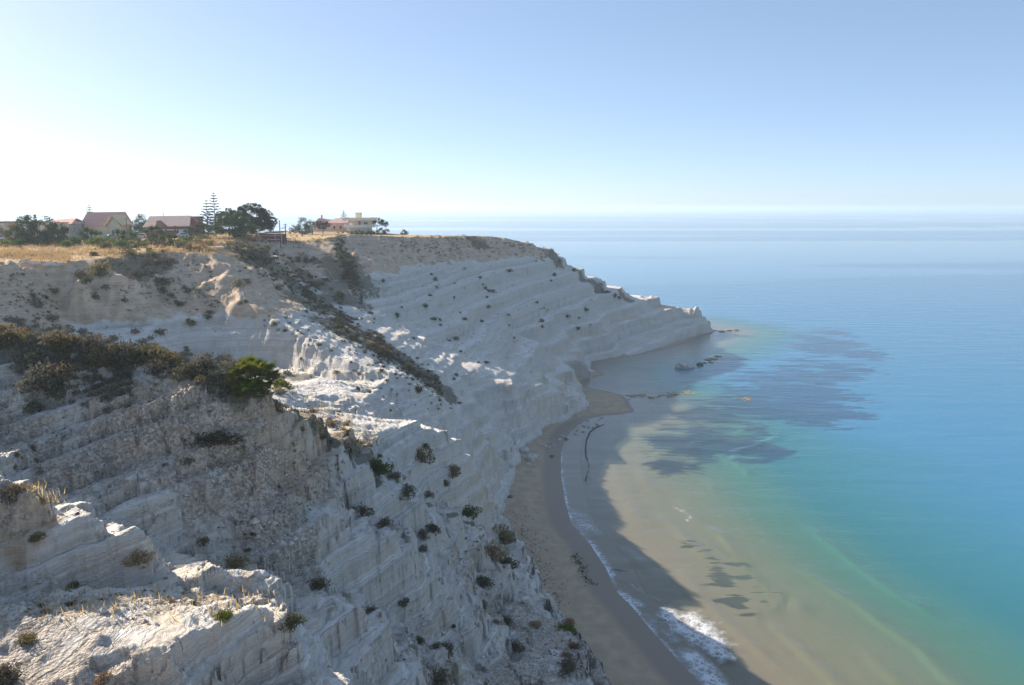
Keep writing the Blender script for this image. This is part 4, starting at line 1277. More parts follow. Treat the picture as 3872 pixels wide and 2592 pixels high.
pC = pole('wooden pole between the cream and the tiled house', 134.5, 250, 6.4, True)
pD = pole('short post among low shrubs beyond the shack', 306, 250, 2.6)
m = MB()
m.poly([(0, 0, 4.2), (-1.9, .5, 3.7), (-1.9, .5, 3.55), (0, 0, 3.95)], (0, .04, 0))
o = m.build('streamer', TARP); o.location = pB[0]; tag(o, 'pale streamer flying from the thinner pole', 'streamer')
def wire(a, b, sag, label):
    m = MB()
    q = [Vector(a).lerp(Vector(b), t / 10) - Vector((0, 0, sag * 4 * (t / 10) * (1 - t / 10))) for t in range(11)]
    for u_, w_ in zip(q[:-1], q[1:]):
        m.tube(u_, w_, .022, n=3)
    tag(m.build('overhead_wire', SLATE), label, 'wire', 'overhead wires')
c_top = Vector(pC[0]) + Vector((0, 0, pC[1] - .3))
wire(c_top, (at(100, 245)[0], 245, 46.2), .5, 'sagging wire from the middle pole left across the cream house')
wire(c_top, (at(176, 243)[0], 243, 45.6), .4, 'sagging wire from the middle pole right across the tiled roof')
wire((at(-10, 240)[0], 240, 46.4), (at(60, 246)[0], 246, 45.4), .4, 'wire across the sky above the left edge trees')

# cream villa on the headland
p = at(362, 322)
h = thing('villa', 'cream two storey villa with wide slabs and a roof tower', 'house', (p[0], p[1], p[2] - .2), 0.12, 'houses on the clifftop')
h.scale = (1, 1, .8)
MB().box(-5.0, 0, -1, 5.0, 7, 3.1).build('ground_storey', W_WHITE, h)
MB().box(-3.2, .2, 3.55, 4.9, 7, 6.6).build('upper_storey', W_CREAM, h)
MB().box(-6.0, -1.2, 3.1, 6.4, 7.4, 3.3).build('balcony', W_WHITE, h)
MB().box(-6.0, -1.2, 3.3, 6.4, -1.05, 4.4).box(-6.0, -1.05, 3.3, -5.85, 7.4, 4.4).box(6.25, -1.05, 3.3, 6.4, 7.4, 4.4).build('balustrade', W_WHITE, h)
MB().box(-6.4, -1.4, 6.6, 5.4, 7.6, 6.85).build('roof_slab', W_WHITE, h)
MB().box(-6.4, -1.4, 6.85, 5.4, -1.25, 8.0).box(-6.4, -1.25, 6.85, -6.25, 7.6, 8.0).box(5.25, -1.25, 6.85, 5.4, 7.6, 8.0).build('parapet', W_WHITE, h)
MB().box(4.9, -1.7, 6.7, 7.4, 1.0, 8.1).build('corner_parapet', W_WHITE, h)
MB().box(-1.4, 2, 6.85, 1.0, 5, 10.3).build('roof_tower', W_CREAM, h)
MB().box(-1.7, 1.7, 10.3, 1.3, 5.3, 10.55).build('tower_cap', W_WHITE, h)
MB().tube((.2, 3.5, 10.5), (.2, 3.5, 12.2), .05).build('aerial', GREYM, h)
for xx in (-5.6, -4.0):
    MB().box(xx, -.9, 3.3, xx + .3, -.6, 6.6).build('column', W_WHITE, h)
window(h, -.2, 4.3, 1.0, 2.0, .2); window(h, 2.0, 4.6, 1.6, 1.2, .2)
MB().box(-3.6, -.08, .2, 1.2, -.01, 2.6).build('shutter_door', W_BEIGE, h)
MB().box(2.9, -.08, .2, 4.7, -.01, 2.6).build('shutter_door', W_BEIGE, h)
h = house('pink house with a hipped tile roof just left of the cream villa', 341, 330)
MB().box(-4, 0, -.5, 4, 7, 3.4).build('wall', W_PINK, h)
MB().poly([(-4.5, -.5, 3.4), (4.5, -.5, 3.4), (4.3, 3.5, 5.6), (-1.5, 3.5, 5.2)], (0, 0, .2)).build('roof', TILE_R, h)
MB().poly([(-1.5, 3.5, 5.2), (4.3, 3.5, 5.6), (4.5, 7.5, 3.4), (-4.5, 7.5, 3.4)], (0, 0, .2)).build('roof', TILE_R, h)
window(h, -1.8, 1.0, 1.0, 1.4); window(h, .8, 1.0, 1.0, 1.4)
h = house('low pink bungalow with a stepped roofline beyond the round pine', 330, 338)
MB().box(-5.5, 0, -.5, 3.5, 6, 3.0).build('wall', W_PINK, h)
MB().poly([(-5.8, -.4, 3.0), (3.8, -.4, 3.0), (3.0, 3, 4.6), (-3.5, 3, 5.6)], (0, 0, .2)).build('roof', TILE_P, h)
MB().box(-2.6, 2, 4.2, -2.0, 2.6, 7.0).build('chimney', W_PINK, h)
window(h, -3.4, 1.0, 1.2, 1.2)

# parked cars
PAINT = {k: simple_mat(k + '_car_paint', c, .3, .03, .5, spec=.5) for k, c in dict(white=(.72, .73, .74), silver=(.46, .49, .52), blue=(.20, .30, .48), pale_blue=(.45, .55, .68), beige=(.50, .47, .40)).items()}
RUB = simple_mat('tyre_rubber', (.025, .025, .025), .9, .1, 2)
LAMPM = simple_mat('lamp_glass', (.6, .62, .62), .2, .02, 1, spec=.6)
def car(label, px, Y, rz, paint, tall=False):
    p = at(px, Y)
    t = thing('parked_car', label, 'car', (p[0], p[1], p[2] + .02), rz, 'cars parked behind the scrub')
    H_ = 1.9 if tall else 1.45
    prof = [(-2.0, .35), (-2.05, .75), (-1.75, .88 if not tall else 1.0), (-1.1, .95 if not tall else 1.1), (-.5, H_), (1.35, H_ - .02), (1.95, .95), (2.02, .6), (1.95, .35)]
    MB().poly([(x, -.82, z) for x, z in prof], (0, 1.64, 0)).build('body', PAINT[paint], t, .06)
    for s in (-1, 1):
        y = s * .835
        MB().poly([(-.92, y, .98), (-.45, y, H_ - .1), (1.2, y, H_ - .1), (1.6, y, .98)], (0, s * .012, 0)).build('side_window', GLASS, t)
        MB().tube((-2.0, s * .62, .66), (-2.09, s * .62, .66), .13, n=10).build('headlight', LAMPM, t)
        for x in (-1.25, 1.3):
            w = MB().tube((x, s * .62, .32), (x, s * .86, .32), .32, n=14).build('wheel', RUB, t)
            MB().tube((x, s * .86, .32), (x, s * .872, .32), .18, n=10).build('rim', GREYM, w)
    MB().poly([(-1.1, -.66, 1.0), (-.56, -.6, H_ - .06), (-.56, .6, H_ - .06), (-1.1, .66, 1.0)], (-.035, 0, .02)).build('windscreen', GLASS, t)
    MB().poly([(1.45, -.6, H_ - .1), (1.92, -.66, 1.0), (1.92, .66, 1.0), (1.45, .6, H_ - .1)], (.035, 0, .02)).build('rear_window', GLASS, t)
    return t
car('white van-like car half hidden at the left edge', 4, 236, .1, 'white', True)
car('beige parked car behind the yellow green bushes', 117.5, 246, .5, 'beige')
car('dark blue car parked just left of the white hatchback', 138, 252, .9, 'blue')
car('white hatchback parked nose to the left in front of the tiled house', 147, 246, .45, 'white')
car('pale blue car parked beside the olive shrubs', 188, 238, .35, 'pale_blue')
car('small silver car far back near the big green bush', 215, 262, .9, 'silver')

# ------------------------------------------------------------------ trees
def tree_tris(seed, lumps, n, leaf):
    """lumps: (x, y, z, rx, rz) clumps of a crown"""
    rs = np.random.RandomState(seed)
    L = np.array(lumps, float)
    L[:, 3] *= 1.15; L[:, 4] *= 1.12
    wgt = L[:, 3] ** 2; wgt /= wgt.sum()
    k = rs.choice(len(L), n, p=wgt)
    d = rs.normal(size=(n, 3)); d /= np.linalg.norm(d, axis=1, keepdims=True)
    # sub-clumps so that the crown breaks into light and dark tufts
    t = rs.randint(0, 14, n)
    tc = rs.normal(size=(len(L), 14, 3)); tc /= np.linalg.norm(tc, axis=2, keepdims=True)
    q = tc[k, t] * 0.78 + d * 0.34 * rs.rand(n)[:, None] ** .5
    p = L[k, :3] + q * np.stack([L[k, 3], L[k, 3], L[k, 4]], 1)
    return leaf_tris(rs, p, d, leaf)
def tree(name, label, px, Y, kind, lumps, n, leaf, trunk=True, group='trees on the clifftop', cat='tree'):
    p = at(px, Y)
    t = thing(name, label, cat, (p[0], p[1], p[2] - .1), 0, group)
    link('crown', tri_mesh('crown', tree_tris(abs(hash(label)) % 1 + int(px * 7), lumps, n, leaf)), LEAF[kind], t)
    if name in ('bushy_tree', 'fig_tree', 'hazy_tree'):
        t.scale = (1.2, 1.2, 1.15)
    if trunk:
        m = MB()
        zt = min(l[2] for l in lumps)
        m.tube((0, 0, -.4), (.1, 0, max(.8, zt)), .22, .14, 8)
        for l in lumps[:5]:
            m.tube((.1, 0, max(.6, zt * .8)), (l[0] * .8, l[1] * .8, l[2]), .1, .04, 5)
        m.build('trunk', BARK, t)
    return t
tree('fig_tree', 'broad dark tree with upright branch tips in front of the beige wing', 47, 212, 'tree',
     [(-4.8, 0, 2.4, 2.1, 1.9), (-2.5, 0, 4.2, 2.1, 2.2), (-1.6, .5, 5.9, 1.3, 1.3), (.6, 0, 4.0, 2.2, 2.1), (2.6, 0, 5.0, 1.7, 1.8), (4.4, 0, 3.0, 1.9, 1.8), (0, -1, 1.8, 3.4, 1.7), (3.0, 0, 1.8, 2.6, 1.6), (-3, -.5, 1.6, 2.6, 1.5)], 9500, .42)
tree('hazy_tree', 'soft pale green tree before the long low building at far left', 15, 245, 'olive', [(-3, 0, 2.4, 2.6, 1.7), (0, 0, 3.0, 2.8, 2.0), (2.8, 0, 2.4, 2.2, 1.8), (-1, -1, 1.4, 3.6, 1.4)], 3200, .34)
tree('pine_tree', 'wispy blue green pine behind the left end of the tiled house', 152, 262, 'tree', [(-2.6, 0, 4.2, 2.0, 1.6), (-.4, 0, 5.6, 2.2, 2.0), (2.2, 0, 5.0, 1.9, 1.6), (0, 0, 3.4, 2.8, 1.6)], 3600, .34)
tree('leafy_tree', 'low leafy tree around the base of the middle pole', 141, 256, 'tree', [(-2.2, 0, 2.0, 1.8, 1.5), (0, 0, 2.6, 1.8, 1.6), (2.4, 0, 2.0, 1.9, 1.5)], 2600, .34)
tree('round_tree', 'dark rounded tree between the tall conifers and the domed pine', 235, 238, 'pine', [(-2.0, 0, 6.0, 1.6, 1.4), (-.2, 0, 7.2, 1.6, 1.3), (1.6, 0, 6.6, 1.6, 1.4), (-1.4, 0, 4.4, 1.9, 1.4), (1.0, 0, 4.8, 2.1, 1.5), (2.6, 0, 5.2, 1.4, 1.3)], 6500, .34)
tree('umbrella_pine', 'big domed umbrella pine sloping down to the shack', 261, 232, 'pine',
     [(-4.0, 0, 7.0, 1.7, 1.4), (-2.6, 0, 8.3, 1.7, 1.2), (-.8, 0, 8.6, 1.8, 1.2), (1.0, 0, 8.0, 1.8, 1.2), (2.6, 0, 7.0, 1.7, 1.2), (4.0, 0, 5.8, 1.5, 1.2), (5.2, 0, 4.6, 1.2, 1.0), (-3.4, -1, 5.6, 1.9, 1.3), (-1.2, -1, 6.6, 2.0, 1.4), (1.2, -1, 6.2, 2.0, 1.4), (3.2, -1, 4.9, 1.9, 1.3), (-1.6, 0, 4.8, 2.2, 1.3), (1.4, 0, 4.4, 2.4, 1.3), (4.4, -.5, 3.6, 1.5, 1.1), (-3.2, 0, 3.2, 2.0, 1.5), (0, 0, 2.6, 2.6, 1.6), (3.0, 0, 2.6, 2.0, 1.5)], 17000, .38)
tree('bushy_tree', 'big rounded green bush standing left of the shack', 239, 221, 'tree',
     [(-4.4, 0, 1.9, 1.6, 1.6), (-2.8, 0, 3.4, 1.8, 1.7), (-.8, 0, 4.5, 1.9, 1.6), (1.2, 0, 4.4, 1.9, 1.6), (3.0, 0, 3.6, 1.8, 1.6), (4.6, 0, 2.2, 1.5, 1.5), (0, -1, 2.4, 3.2, 1.6), (2.6, -1, 1.6, 2.6, 1.4), (-2.4, -1, 1.5, 2.4, 1.4), (.2, -1.4, 1.1, 3.0, 1.1)], 11000, .32, cat='bush')
tree('hedge', 'dark hedge at the right end of the tiled house', 204, 240, 'pine', [(-2.6, 0, 1.6, 1.7, 1.4), (0, 0, 2.1, 1.9, 1.5), (2.6, 0, 1.8, 1.8, 1.5)], 2600, .3, cat='hedge')
tree('palm_grove', 'hazy clump of grey green trees left of the pink bungalow', 309, 300, 'tree', [(-3.4, 0, 2.2, 1.9, 1.6), (-.6, 0, 4.4, 2.2, 1.9), (1.8, 0, 3.6, 2.0, 1.7), (0, 0, 2.0, 3.4, 1.6), (-5, 0, 1.4, 1.4, 1.2)], 3600, .4)
tree('round_pine', 'small domed pine in front of the pink bungalow', 326.5, 312, 'pine', [(-1.2, 0, 3.8, 1.5, 1.0), (.4, 0, 4.4, 1.6, 1.0), (1.8, 0, 3.6, 1.4, 1.0), (0, 0, 3.0, 2.2, .9)], 2400, .34)
tree('leaning_pine', 'flat topped pine leaning out on the right of the villa', 379.5, 330, 'pine', [(-1.4, 0, 4.6, 1.6, 1.1), (.8, 0, 4.8, 1.8, 1.1), (2.8, 0, 4.0, 1.6, 1.0), (3.8, 0, 3.2, 1.0, .8)], 2800, .36)
tree('hedge', 'dark clipped hedge along the foot of the villa', 366, 308, 'pine', [(x * 1.7, 0, .8, 1.2, .9) for x in range(-3, 4)], 2600, .28, False, cat='hedge')
tree('bush', 'dark round bush at the right end of the villa hedge', 386.5, 312, 'pine', [(-1.2, 0, 1.2, 1.6, 1.4), (.9, 0, 1.0, 1.5, 1.3)], 1800, .3, False, 'bushes on the clifftop', 'bush')
tree('bush', 'bright green bush alone on the skyline right of the villa', 405.5, 318, 'green', [(0, 0, .9, 1.3, 1.1), (1.0, 0, .7, 1.0, .8)], 1400, .28, False, 'bushes on the clifftop', 'bush')
tree('bush', 'large green bush on the slope in front of the villa', 367, 285, 'tree', [(-1.8, 0, .9, 1.7, 1.3), (.4, 0, 1.1, 1.9, 1.5), (2.4, 0, .7, 1.6, 1.1)], 2400, .28, False, 'bushes on the clifftop', 'bush')
tree('bush', 'dark spreading bush over the cliff edge below the shack', 306, 214, 'dark', [(-2.4, 0, .7, 1.6, 1.0), (-.2, 0, 1.2, 1.7, 1.3), (1.8, 0, .7, 1.8, 1.1), (3.4, -1, 0, 1.6, 1.1)], 2600, .28, False, 'bushes on the clifftop', 'bush')
tree('bush', 'dark low bush right under the shack wall', 272, 214, 'dark', [(-2.6, 0, .5, 1.5, .9), (0, 0, .7, 1.6, 1.0), (2.2, 0, .5, 1.5, .9)], 2200, .26, False, 'bushes on the clifftop', 'bush')
tree('bush', 'large dark bush spilling over the grassy cliff edge', 137, 166, 'dark', [(-3.2, 0, -.2, 1.7, 1.2), (-1.0, 0, .5, 1.9, 1.3), (1.4, 0, .5, 1.8, 1.3), (3.4, 0, .3, 1.6, 1.1), (0, -1.6, -1.0, 2.6, 1.2)], 4200, .24, False, 'bushes on the clifftop', 'bush')
tree('bush', 'hump of dry grass and dark bush on the corner of the cliff', 203, 178, 'olive', [(-1.8, 0, .8, 1.5, 1.2), (.2, 0, 1.8, 1.2, 1.5), (1.6, 0, .9, 1.5, 1.3), (-.4, -1, .4, 2.2, .9)], 2800, .24, False, 'bushes on the clifftop', 'bush')
tree('bush', 'wide dark green thicket on the slope right of the cliff corner', 252, 190, 'dark', [(-4, 0, .6, 2.2, 1.4), (-1, 0, .5, 2.4, 1.5), (2, 0, .1, 2.3, 1.5), (4.4, -1, -.9, 2.1, 1.4), (0, -2.4, -1.0, 3.0, 1.4)], 5200, .26, False, 'bushes on the clifftop', 'bush')
for px, Y, kd, r, lab in ((14, 205, 'lime', 1.9, 'bright green leafy bush near the white van'), (27, 200, 'green', 1.5, 'green bush left of the broad dark tree'), (75, 196, 'green', 1.4, 'small green bush right of the broad dark tree'),
        (104, 205, 'lime', 2.0, 'yellow green rounded bush before the cream house'), (126, 196, 'green', 1.3, 'bright green bush in the dry grass below the blue car'), (112, 190, 'olive', 1.5, 'olive bush in the dry grass below the cream house'), (84, 214, 'green', 1.5, 'mid green bush under the rubble tower'), (148, 196, 'olive', 1.1, 'small prickly bush in the grass below the white hatchback'), (186, 184, 'dark', 1.5, 'dark round shrub left of the cliff corner hump')):
    p = at(px, Y)
    big_shrub(kd, p[0], p[1], p[2], r * 1.5, lab, 'bushes on the clifftop', 1.15)
# yuccas: stout stems with spiky heads
def spike_tris(seed, heads, n=70, ln=1.0):
    rs = np.random.RandomState(seed); T = []
    for hx, hy, hz in heads:
        for _ in range(n):
            az = rs.uniform(0, 6.283); el = rs.uniform(-.3, 1.5)
            d = np.array([math.cos(az) * math.cos(el), math.sin(az) * math.cos(el), math.sin(el)])
            s = np.cross(d, rs.normal(size=3)); s /= np.linalg.norm(s)
            b = np.array([hx, hy, hz])
            T.append((b - s * .05, b + s * .05, b + d * ln * rs.uniform(.7, 1.1)))
    return np.array(T)
for i, (px, Y, heads, lab) in enumerate((
        (95, 212, [(-1.2, 0, 2.2), (0, 0, 2.9), (1.0, 0, 2.5), (1.9, 0, 2.2), (-.3, 0, 1.5)], 'tall spiky yucca clump in front of the cream house'),
        (129, 208, [(-.8, 0, 2.4), (.4, 0, 2.2), (.1, 0, 1.3)], 'dark two headed yucca left of the dark blue car'),
        (162, 206, [(-1.8, 0, 2.4), (-.7, 0, 2.9), (.4, 0, 3.0), (1.2, 0, 2.2), (-.2, 0, 1.4), (2.0, 0, 1.6)], 'large green yucca clump before the tiled house'),
        (175, 198, [(-1.2, 0, 1.7), (0, 0, 2.0), (1.1, 0, 1.9), (.3, 0, .9)], 'bright green yucca clump right of the large one'),
        (138, 215, [(0, 0, 1.8), (.7, 0, 1.3)], 'slim yucca beside the white hatchback'))):
    p = at(px, Y)
    t = thing('yucca', lab, 'yucca', p, 0, 'yuccas on the clifftop')
    t.scale = (1.35, 1.35, 1.25)
    link('leaves', tri_mesh('leaves', spike_tris(i, heads, 150, 1.1)), LEAF['green'], t)
    m = MB()
    for hx, hy, hz in heads:
        m.tube((hx * .4, 0, -.3), (hx, hy, hz), .13, .09, 6)
    m.build('stem', BARK, t)
# Norfolk pines in tiers
def norfolk(label, px, Y, hgt, rad, seed):
    p = at(px, Y)
    t = thing('norfolk_pine', label, 'tree', p, seed, 'tall conifers')
    MB().tube((0, 0, -.3), (0, 0, hgt), .22, .03, 8).build('trunk', BARK, t)
    rs = np.random.RandomState(seed); T = []; m = MB()
    nt = max(6, int(hgt / .95))
    for k in range(nt):
        f = k / (nt - 1)
        z = hgt * (.16 + .80 * f); R = rad * (1 - f) ** .8 * rs.uniform(.85, 1.1) + .25
        for j in range(5):
            a = 6.283 * j / 5 + k * .7 + rs.uniform(-.2, .2)
            d = np.array([math.cos(a), math.sin(a), .12]); side = np.array([-math.sin(a), math.cos(a), 0])
            m.tube((0, 0, z), tuple(d * R + [0, 0, z + .3 * R * .4]), .035, .015, 4)
            nn = int(24 + 60 * R)
            for q in range(nn):
                s = rs.uniform(.3, 1.05) * R
                b = d * s + np.array([0, 0, z + .1 + .1 * s]) + side * rs.normal(0, .09)
                tip = b + side * rs.choice([-1, 1]) * rs.uniform(.2, .55) + np.array([0, 0, rs.uniform(.02, .3)]) + d * .12
                T.append((b - d * .07, b + d * .07, tip))
    o_ = m.build('branches', BARK, t); o_['kind'] = 'stuff'
    link('needles', tri_mesh('needles', np.array(T)), LEAF['pine'], t)
norfolk('taller of the two tiered conifers beside the domed pine', 221.5, 244, 13.6, 3.4, 3)
norfolk('shorter of the two tiered conifers, left of its taller twin', 214, 240, 11.0, 3.0, 5)
norfolk('small distant tiered conifer behind the villa', 347.5, 352, 9.5, 2.4, 8)
norfolk('tip of a tiered conifer showing above the taller pinkish house', 99.5, 300, 10.9, 2.2, 9)
def date_palm(label, px, Y, hgt, r, seed):
    p = at(px, Y)
    t = thing('palm_tree', label, 'palm', p, 0, 'palms on the clifftop')
    MB().tube((0, 0, -.3), (0, 0, hgt), .28, .22, 8).build('trunk', BARK, t)
    rs = np.random.RandomState(seed); T = []
    for i in range(26):
        a = rs.uniform(0, 6.283); up = rs.uniform(-.1, 1.1)
        for k in range(9):
            s = (k + 1) / 9
            c = np.array([math.cos(a) * s * r * .9, math.sin(a) * s * r * .9, hgt + up * s * r - .9 * s * s * r])
            sd = np.array([-math.sin(a), math.cos(a), -.3]) * .3 * r * (1 - .6 * s)
            f = np.array([math.cos(a), math.sin(a), 0]) * .09 * r
            T += [(c - f, c + f, c + sd), (c - f, c + f, c - sd * [1, 1, -1])]
    link('fronds', tri_mesh('fronds', np.array(T)), LEAF['tree'], t)
date_palm('palm with arching fronds between the tiled house and the tall conifers', 209.5, 246, 3.6, 2.4, 2)
date_palm('small hazy palm right of the grey green tree clump', 316, 306, 3.6, 1.7, 4)
print('village', round(time.time() - T0, 1))
# ------------------------------------------------------------------ rocks
def rock_bm(seed, sx, sy, sz, rough=.22, cuts=3, strat=0.0):
    bm = bmesh.new()
    bmesh.ops.create_icosphere(bm, subdivisions=cuts, radius=1.0)
    rs = random.Random(seed)
    ox, oy = rs.uniform(0, 50), rs.uniform(0, 50)
    P_ = np.array([v.co for v in bm.verts])
    n = fbm(P_[:, 0] * 1.3 + ox + P_[:, 2] * .7, P_[:, 1] * 1.3 + oy - P_[:, 2] * .9, 4, seed)
    for v, k in zip(bm.verts, n):
        c = v.co * (1 + rough * 1.6 * float(k))
        m = max(abs(c.x), abs(c.y), abs(c.z))
        c = c.lerp(c / (m + .3), .45)                      # squarer than a ball
        if strat:
            c *= 1 + strat * (0.5 if math.sin(c.z * 17 + seed) > 0 else -0.5)
        v.co = (c.x * sx, c.y * sy, c.z * sz)
    return bm
def rock(name, label, x, y, z, sx, sy, sz, seed, mat, rz=0.0, group=None, cat='rock', tilt=0.0, strat=0.0, cuts=3):
    bm = rock_bm(seed, sx, sy, sz, cuts=cuts, strat=strat)
    me = D.meshes.new(name); bm.to_mesh(me); bm.free()
    o = link(name, me, mat); o.location = (x, y, z); o.rotation_euler = (tilt, tilt * .5, rz)
    return tag(o, label, cat, group)
MARLB = simple_mat('marl_boulder', (0.50, 0.475, 0.43), .95, .22, 1.3, bump=.6)
DARKR = simple_mat('wet_dark_rock', (0.13, 0.115, 0.095), .8, .3, 2, bump=.6)
ALGA = simple_mat('algae_rock', (0.30, 0.225, 0.11), .85, .3, 1.2, bump=.5)
def sea_at(px, py):
    return Pz(px, py, 0.0)
x, y, _ = sea_at(685, 367)
rock('sea_rock', 'big pale layered rock standing in the water off the headland', x, y, .35, 3.5, 2.2, 1.5, 4, MARLB, .35, 'rocks off the headland', strat=.05, tilt=.12, cuts=4)
x, y, _ = sea_at(700, 365)
rock('sea_rock', 'small dark rock beside the big pale rock in the water', x, y, .2, 1.3, .9, .7, 7, DARKR, .2, 'rocks off the headland')
for i, (px, py, s) in enumerate(((708, 360, 1.2), (713, 359, 1.4), (718, 356.5, 1.2), (711, 362.5, .9), (705, 363, .6))):
    x, y, _ = sea_at(px, py)
    rock('reef_slab', ('left', 'middle', 'outermost', 'nearest', 'smallest')[i] + ' flat brown slab of the reef right of the big pale rock', x, y, .02, s, s * 1.3, .22, 20 + i, ALGA, .7, 'reef slabs off the headland')
for i, (px, py, s) in enumerate(((722, 331.5, 1.6), (729, 330.5, 1.5), (736, 330, 1.4))):
    x, y, _ = sea_at(px, py)
    rock('reef_slab', ('innermost', 'middle', 'outermost')[i] + ' low brown slab off the tip of the headland', x, y, .05, s, 1.0, .3, 30 + i, ALGA, .2, 'slabs off the tip')
bm = bmesh.new()
for i in range(90):                                              # low weedy crust breaking the surface by the sand spit
    px, py = R_.choice(((674, 394.5), (666, 395.5), (682, 393.5), (652, 398), (634, 396.5), (640, 395), (745, 399), (690, 393)))
    x, y, _ = sea_at(px + R_.gauss(0, 4), py + R_.gauss(0, 1.0))
    b = rock_bm(300 + i, R_.uniform(.3, .8), R_.uniform(.3, .9), .09, cuts=1)
    bmesh.ops.translate(b, verts=b.verts[:], vec=(x, y, .01))
    me = D.meshes.new('t'); b.to_mesh(me); b.free(); bm.from_mesh(me); D.meshes.remove(me)
me = D.meshes.new('weedy_reef'); bm.to_mesh(me); bm.free()
link('weedy_reef', me, ALGA)['kind'] = 'stuff'

def beach_z(x, y):
    z, d = bed_h(np.array([x]), np.array([y]))
    return float(z[0])
def on_beach(px, py):
    x, y, _ = Pz(px, py, 1.2)
    return x, y, max(beach_z(x, y), 0.0)
BO = [(531, 456, 7, 'largest pale boulder fallen at the foot of the beach wall'), (524, 449, 6, 'blocky boulder leaning on the wall left of the largest one'), (528.5, 462, 3.2, 'round pale boulder on the sand below the largest one'),
      (537, 452, 2.6, 'small boulder on the sand right of the largest one'), (535, 462.5, 1.8, 'little stone right of the round boulder'), (552, 452, 2.4, 'dark flat stone at the water edge below the boulders'), (566, 434, 1.8, 'dark stone in the wet sand near the promontory')]
for i, (px, py, rp, lab) in enumerate(BO):
    x, y, z = on_beach(px, py)
    r = rp * U(y)
    rock('boulder', lab, x, y, z + r * .3, r, r * .9, r * .75, 60 + i, MARLB if 'dark' not in lab else DARKR, R_.uniform(0, 3), 'boulders on the beach')
x, y, z = on_beach(510, 494)
rock('boulder', 'small black lump on the sand against the wall', x, y, z + .1, .55, .4, .25, 71, DARKR, .3, 'boulders on the beach')
k = 0
PLACE = ('inner', 'middle', 'outer')
for i in range(26):
    t = i / 25
    px = 541 + 62 * t + R_.gauss(0, 2); py = 444 - 30 * t + (i % 3 - 1) * 2.4 + R_.gauss(0, .7)
    x, y, z = on_beach(px, py)
    r = R_.uniform(.22, .6)
    rock('beach_stone', f"fallen stone, {('first','second','third','fourth','fifth','sixth','seventh','eighth','ninth')[i // 3]} group from the boulders, {('nearest the cliff','in the middle','nearest the water')[i % 3]}", x, y, z + .08, r, r * R_.uniform(.6, 1), r * .6, 80 + i, MARLB, R_.uniform(0, 3), 'stones under the promontory', 'stone', cuts=2)
# rubble on the near slopes: stuff
V_, F_ = [], []
OCT = [(1, 0, 0), (-1, 0, 0), (0, 1, 0), (0, -1, 0), (0, 0, 1), (0, 0, -1)]
OF = [(0, 2, 4), (2, 1, 4), (1, 3, 4), (3, 0, 4), (2, 0, 5), (1, 2, 5), (3, 1, 5), (0, 3, 5)]
def strew(n, boxes, r0, r1):
    for x, y, z, _ in spots_for(n, boxes, (1, 1)):
        r = R_.uniform(r0, r1) * (1 if R_.random() < .85 else 2.2)
        b = len(V_)
        V_.extend((x + c[0] * r * R_.uniform(.6, 1.2), y + c[1] * r * R_.uniform(.6, 1.2), z + .03 + c[2] * r * R_.uniform(.4, .9)) for c in OCT)
        F_.extend((b + i, b + j, b + k) for i, j, k in OF)
strew(2600, [(0,598,280,600,1.2,9),(100,430,310,480,1.2,22),(0,500,330,560,.8,20),(380,640,460,665,.6,8),(420,560,600,660,.9,20),(330,495,480,570,.6,10),(180,300,230,345,.3,14),(0,450,120,450,.5,15)], .03, .10)
strew(420, [(0,598,280,600,1,8),(385,625,440,665,1.2,6),(400,610,470,650,.6,8),(250,525,330,560,.6,8)], .10, .2)
me = D.meshes.new('rubble'); me.from_pydata(V_, [], F_)
link('rubble', me, MARLB)['kind'] = 'stuff'
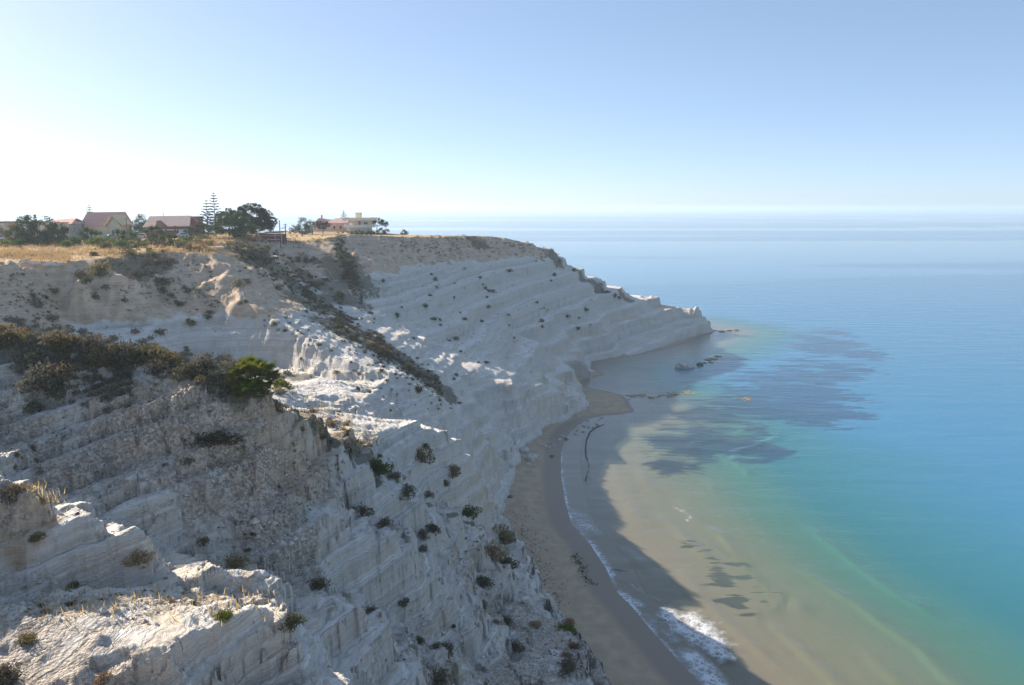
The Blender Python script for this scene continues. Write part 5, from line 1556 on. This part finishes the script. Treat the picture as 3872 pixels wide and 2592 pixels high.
# low dry-stone wall edging the grass
p0, p1 = Vector(P(13, 261, 146.5)), Vector(P(60, 261.5, 147.5))
t = thing('dry_stone_wall', 'low pale dry stone wall along the foot of the grass', 'wall', (p0.x, p0.y, gz(p0.x, p0.y)))
for i in range(17):
    q = p0.lerp(p1, (i + R_.uniform(-.2, .2)) / 16)
    r = R_.uniform(.35, .6)
    bm = rock_bm(400 + i, r * 1.2, r * .8, r * .75, cuts=2)
    me = D.meshes.new('stone'); bm.to_mesh(me); bm.free()
    o = link('stone', me, MARLB, t)
    o.location = (q.x - p0.x, q.y - p0.y, gz(q.x, q.y) + .3 - t.location.z)
# wrack: a dark line of weed lying in the shallows, and green weed on the sand
WR = simple_mat('black_weed', (0.04, 0.037, 0.03), .8, .2, 3)
GW = simple_mat('green_weed', (0.055, 0.085, 0.035), .8, .3, 3)
m = MB()
q = [Pz(a, b, .03) for a, b in ((604, 424.5), (596, 427.5), (590, 432), (586.5, 440), (585.5, 449), (586, 457), (588.5, 463), (588.8, 469), (587, 475), (585.5, 481))]
q = densify(q, .5)
for a, b in zip(q[:-1], q[1:]):
    a = (a[0] + R_.gauss(0, .05), a[1], .05); b = (b[0] + R_.gauss(0, .05), b[1], .05)
    w = .13 if a[1] < 175 else .08
    m.tube((a[0], a[1], .03), (b[0], b[1], .03), w, w, 5)
tag(m.build('weed_line', WR), 'long dark curved line of weed in the shallows near the sand spit', 'seaweed')
def weed_patch(name, pts, n, mat, spread, size):
    T = []
    rs = np.random.RandomState(len(pts))
    for _ in range(n):
        a = pts[rs.randint(len(pts) - 1)]; i = rs.randint(len(pts) - 1); t_ = rs.rand()
        px = pts[i][0] + (pts[i + 1][0] - pts[i][0]) * t_ + rs.normal(0, spread); py = pts[i][1] + (pts[i + 1][1] - pts[i][1]) * t_ + rs.normal(0, spread * .6)
        x, y, z = on_beach(px, py)
        z = beach_z(x, y)
        an = rs.uniform(0, 6.28); s = size * rs.uniform(.5, 1.4)
        d = np.array([math.cos(an), math.sin(an), .25]) * s; e = np.array([-math.sin(an), math.cos(an), .1]) * s * .4
        b = np.array([x, y, max(z, 0) + .02])
        T.append((b - e, b + e, b + d))
    link(name, tri_mesh(name, np.array(T)), mat)['kind'] = 'stuff'
weed_patch('green_seaweed', [(574, 548), (578, 556), (584, 566), (590, 578)], 170, GW, 2.6, .3)
weed_patch('dark_wrack', [(516, 505), (524, 530), (533, 545), (545, 570), (560, 600)], 420, WR, 7, .22)
print('shore', round(time.time() - T0, 1))
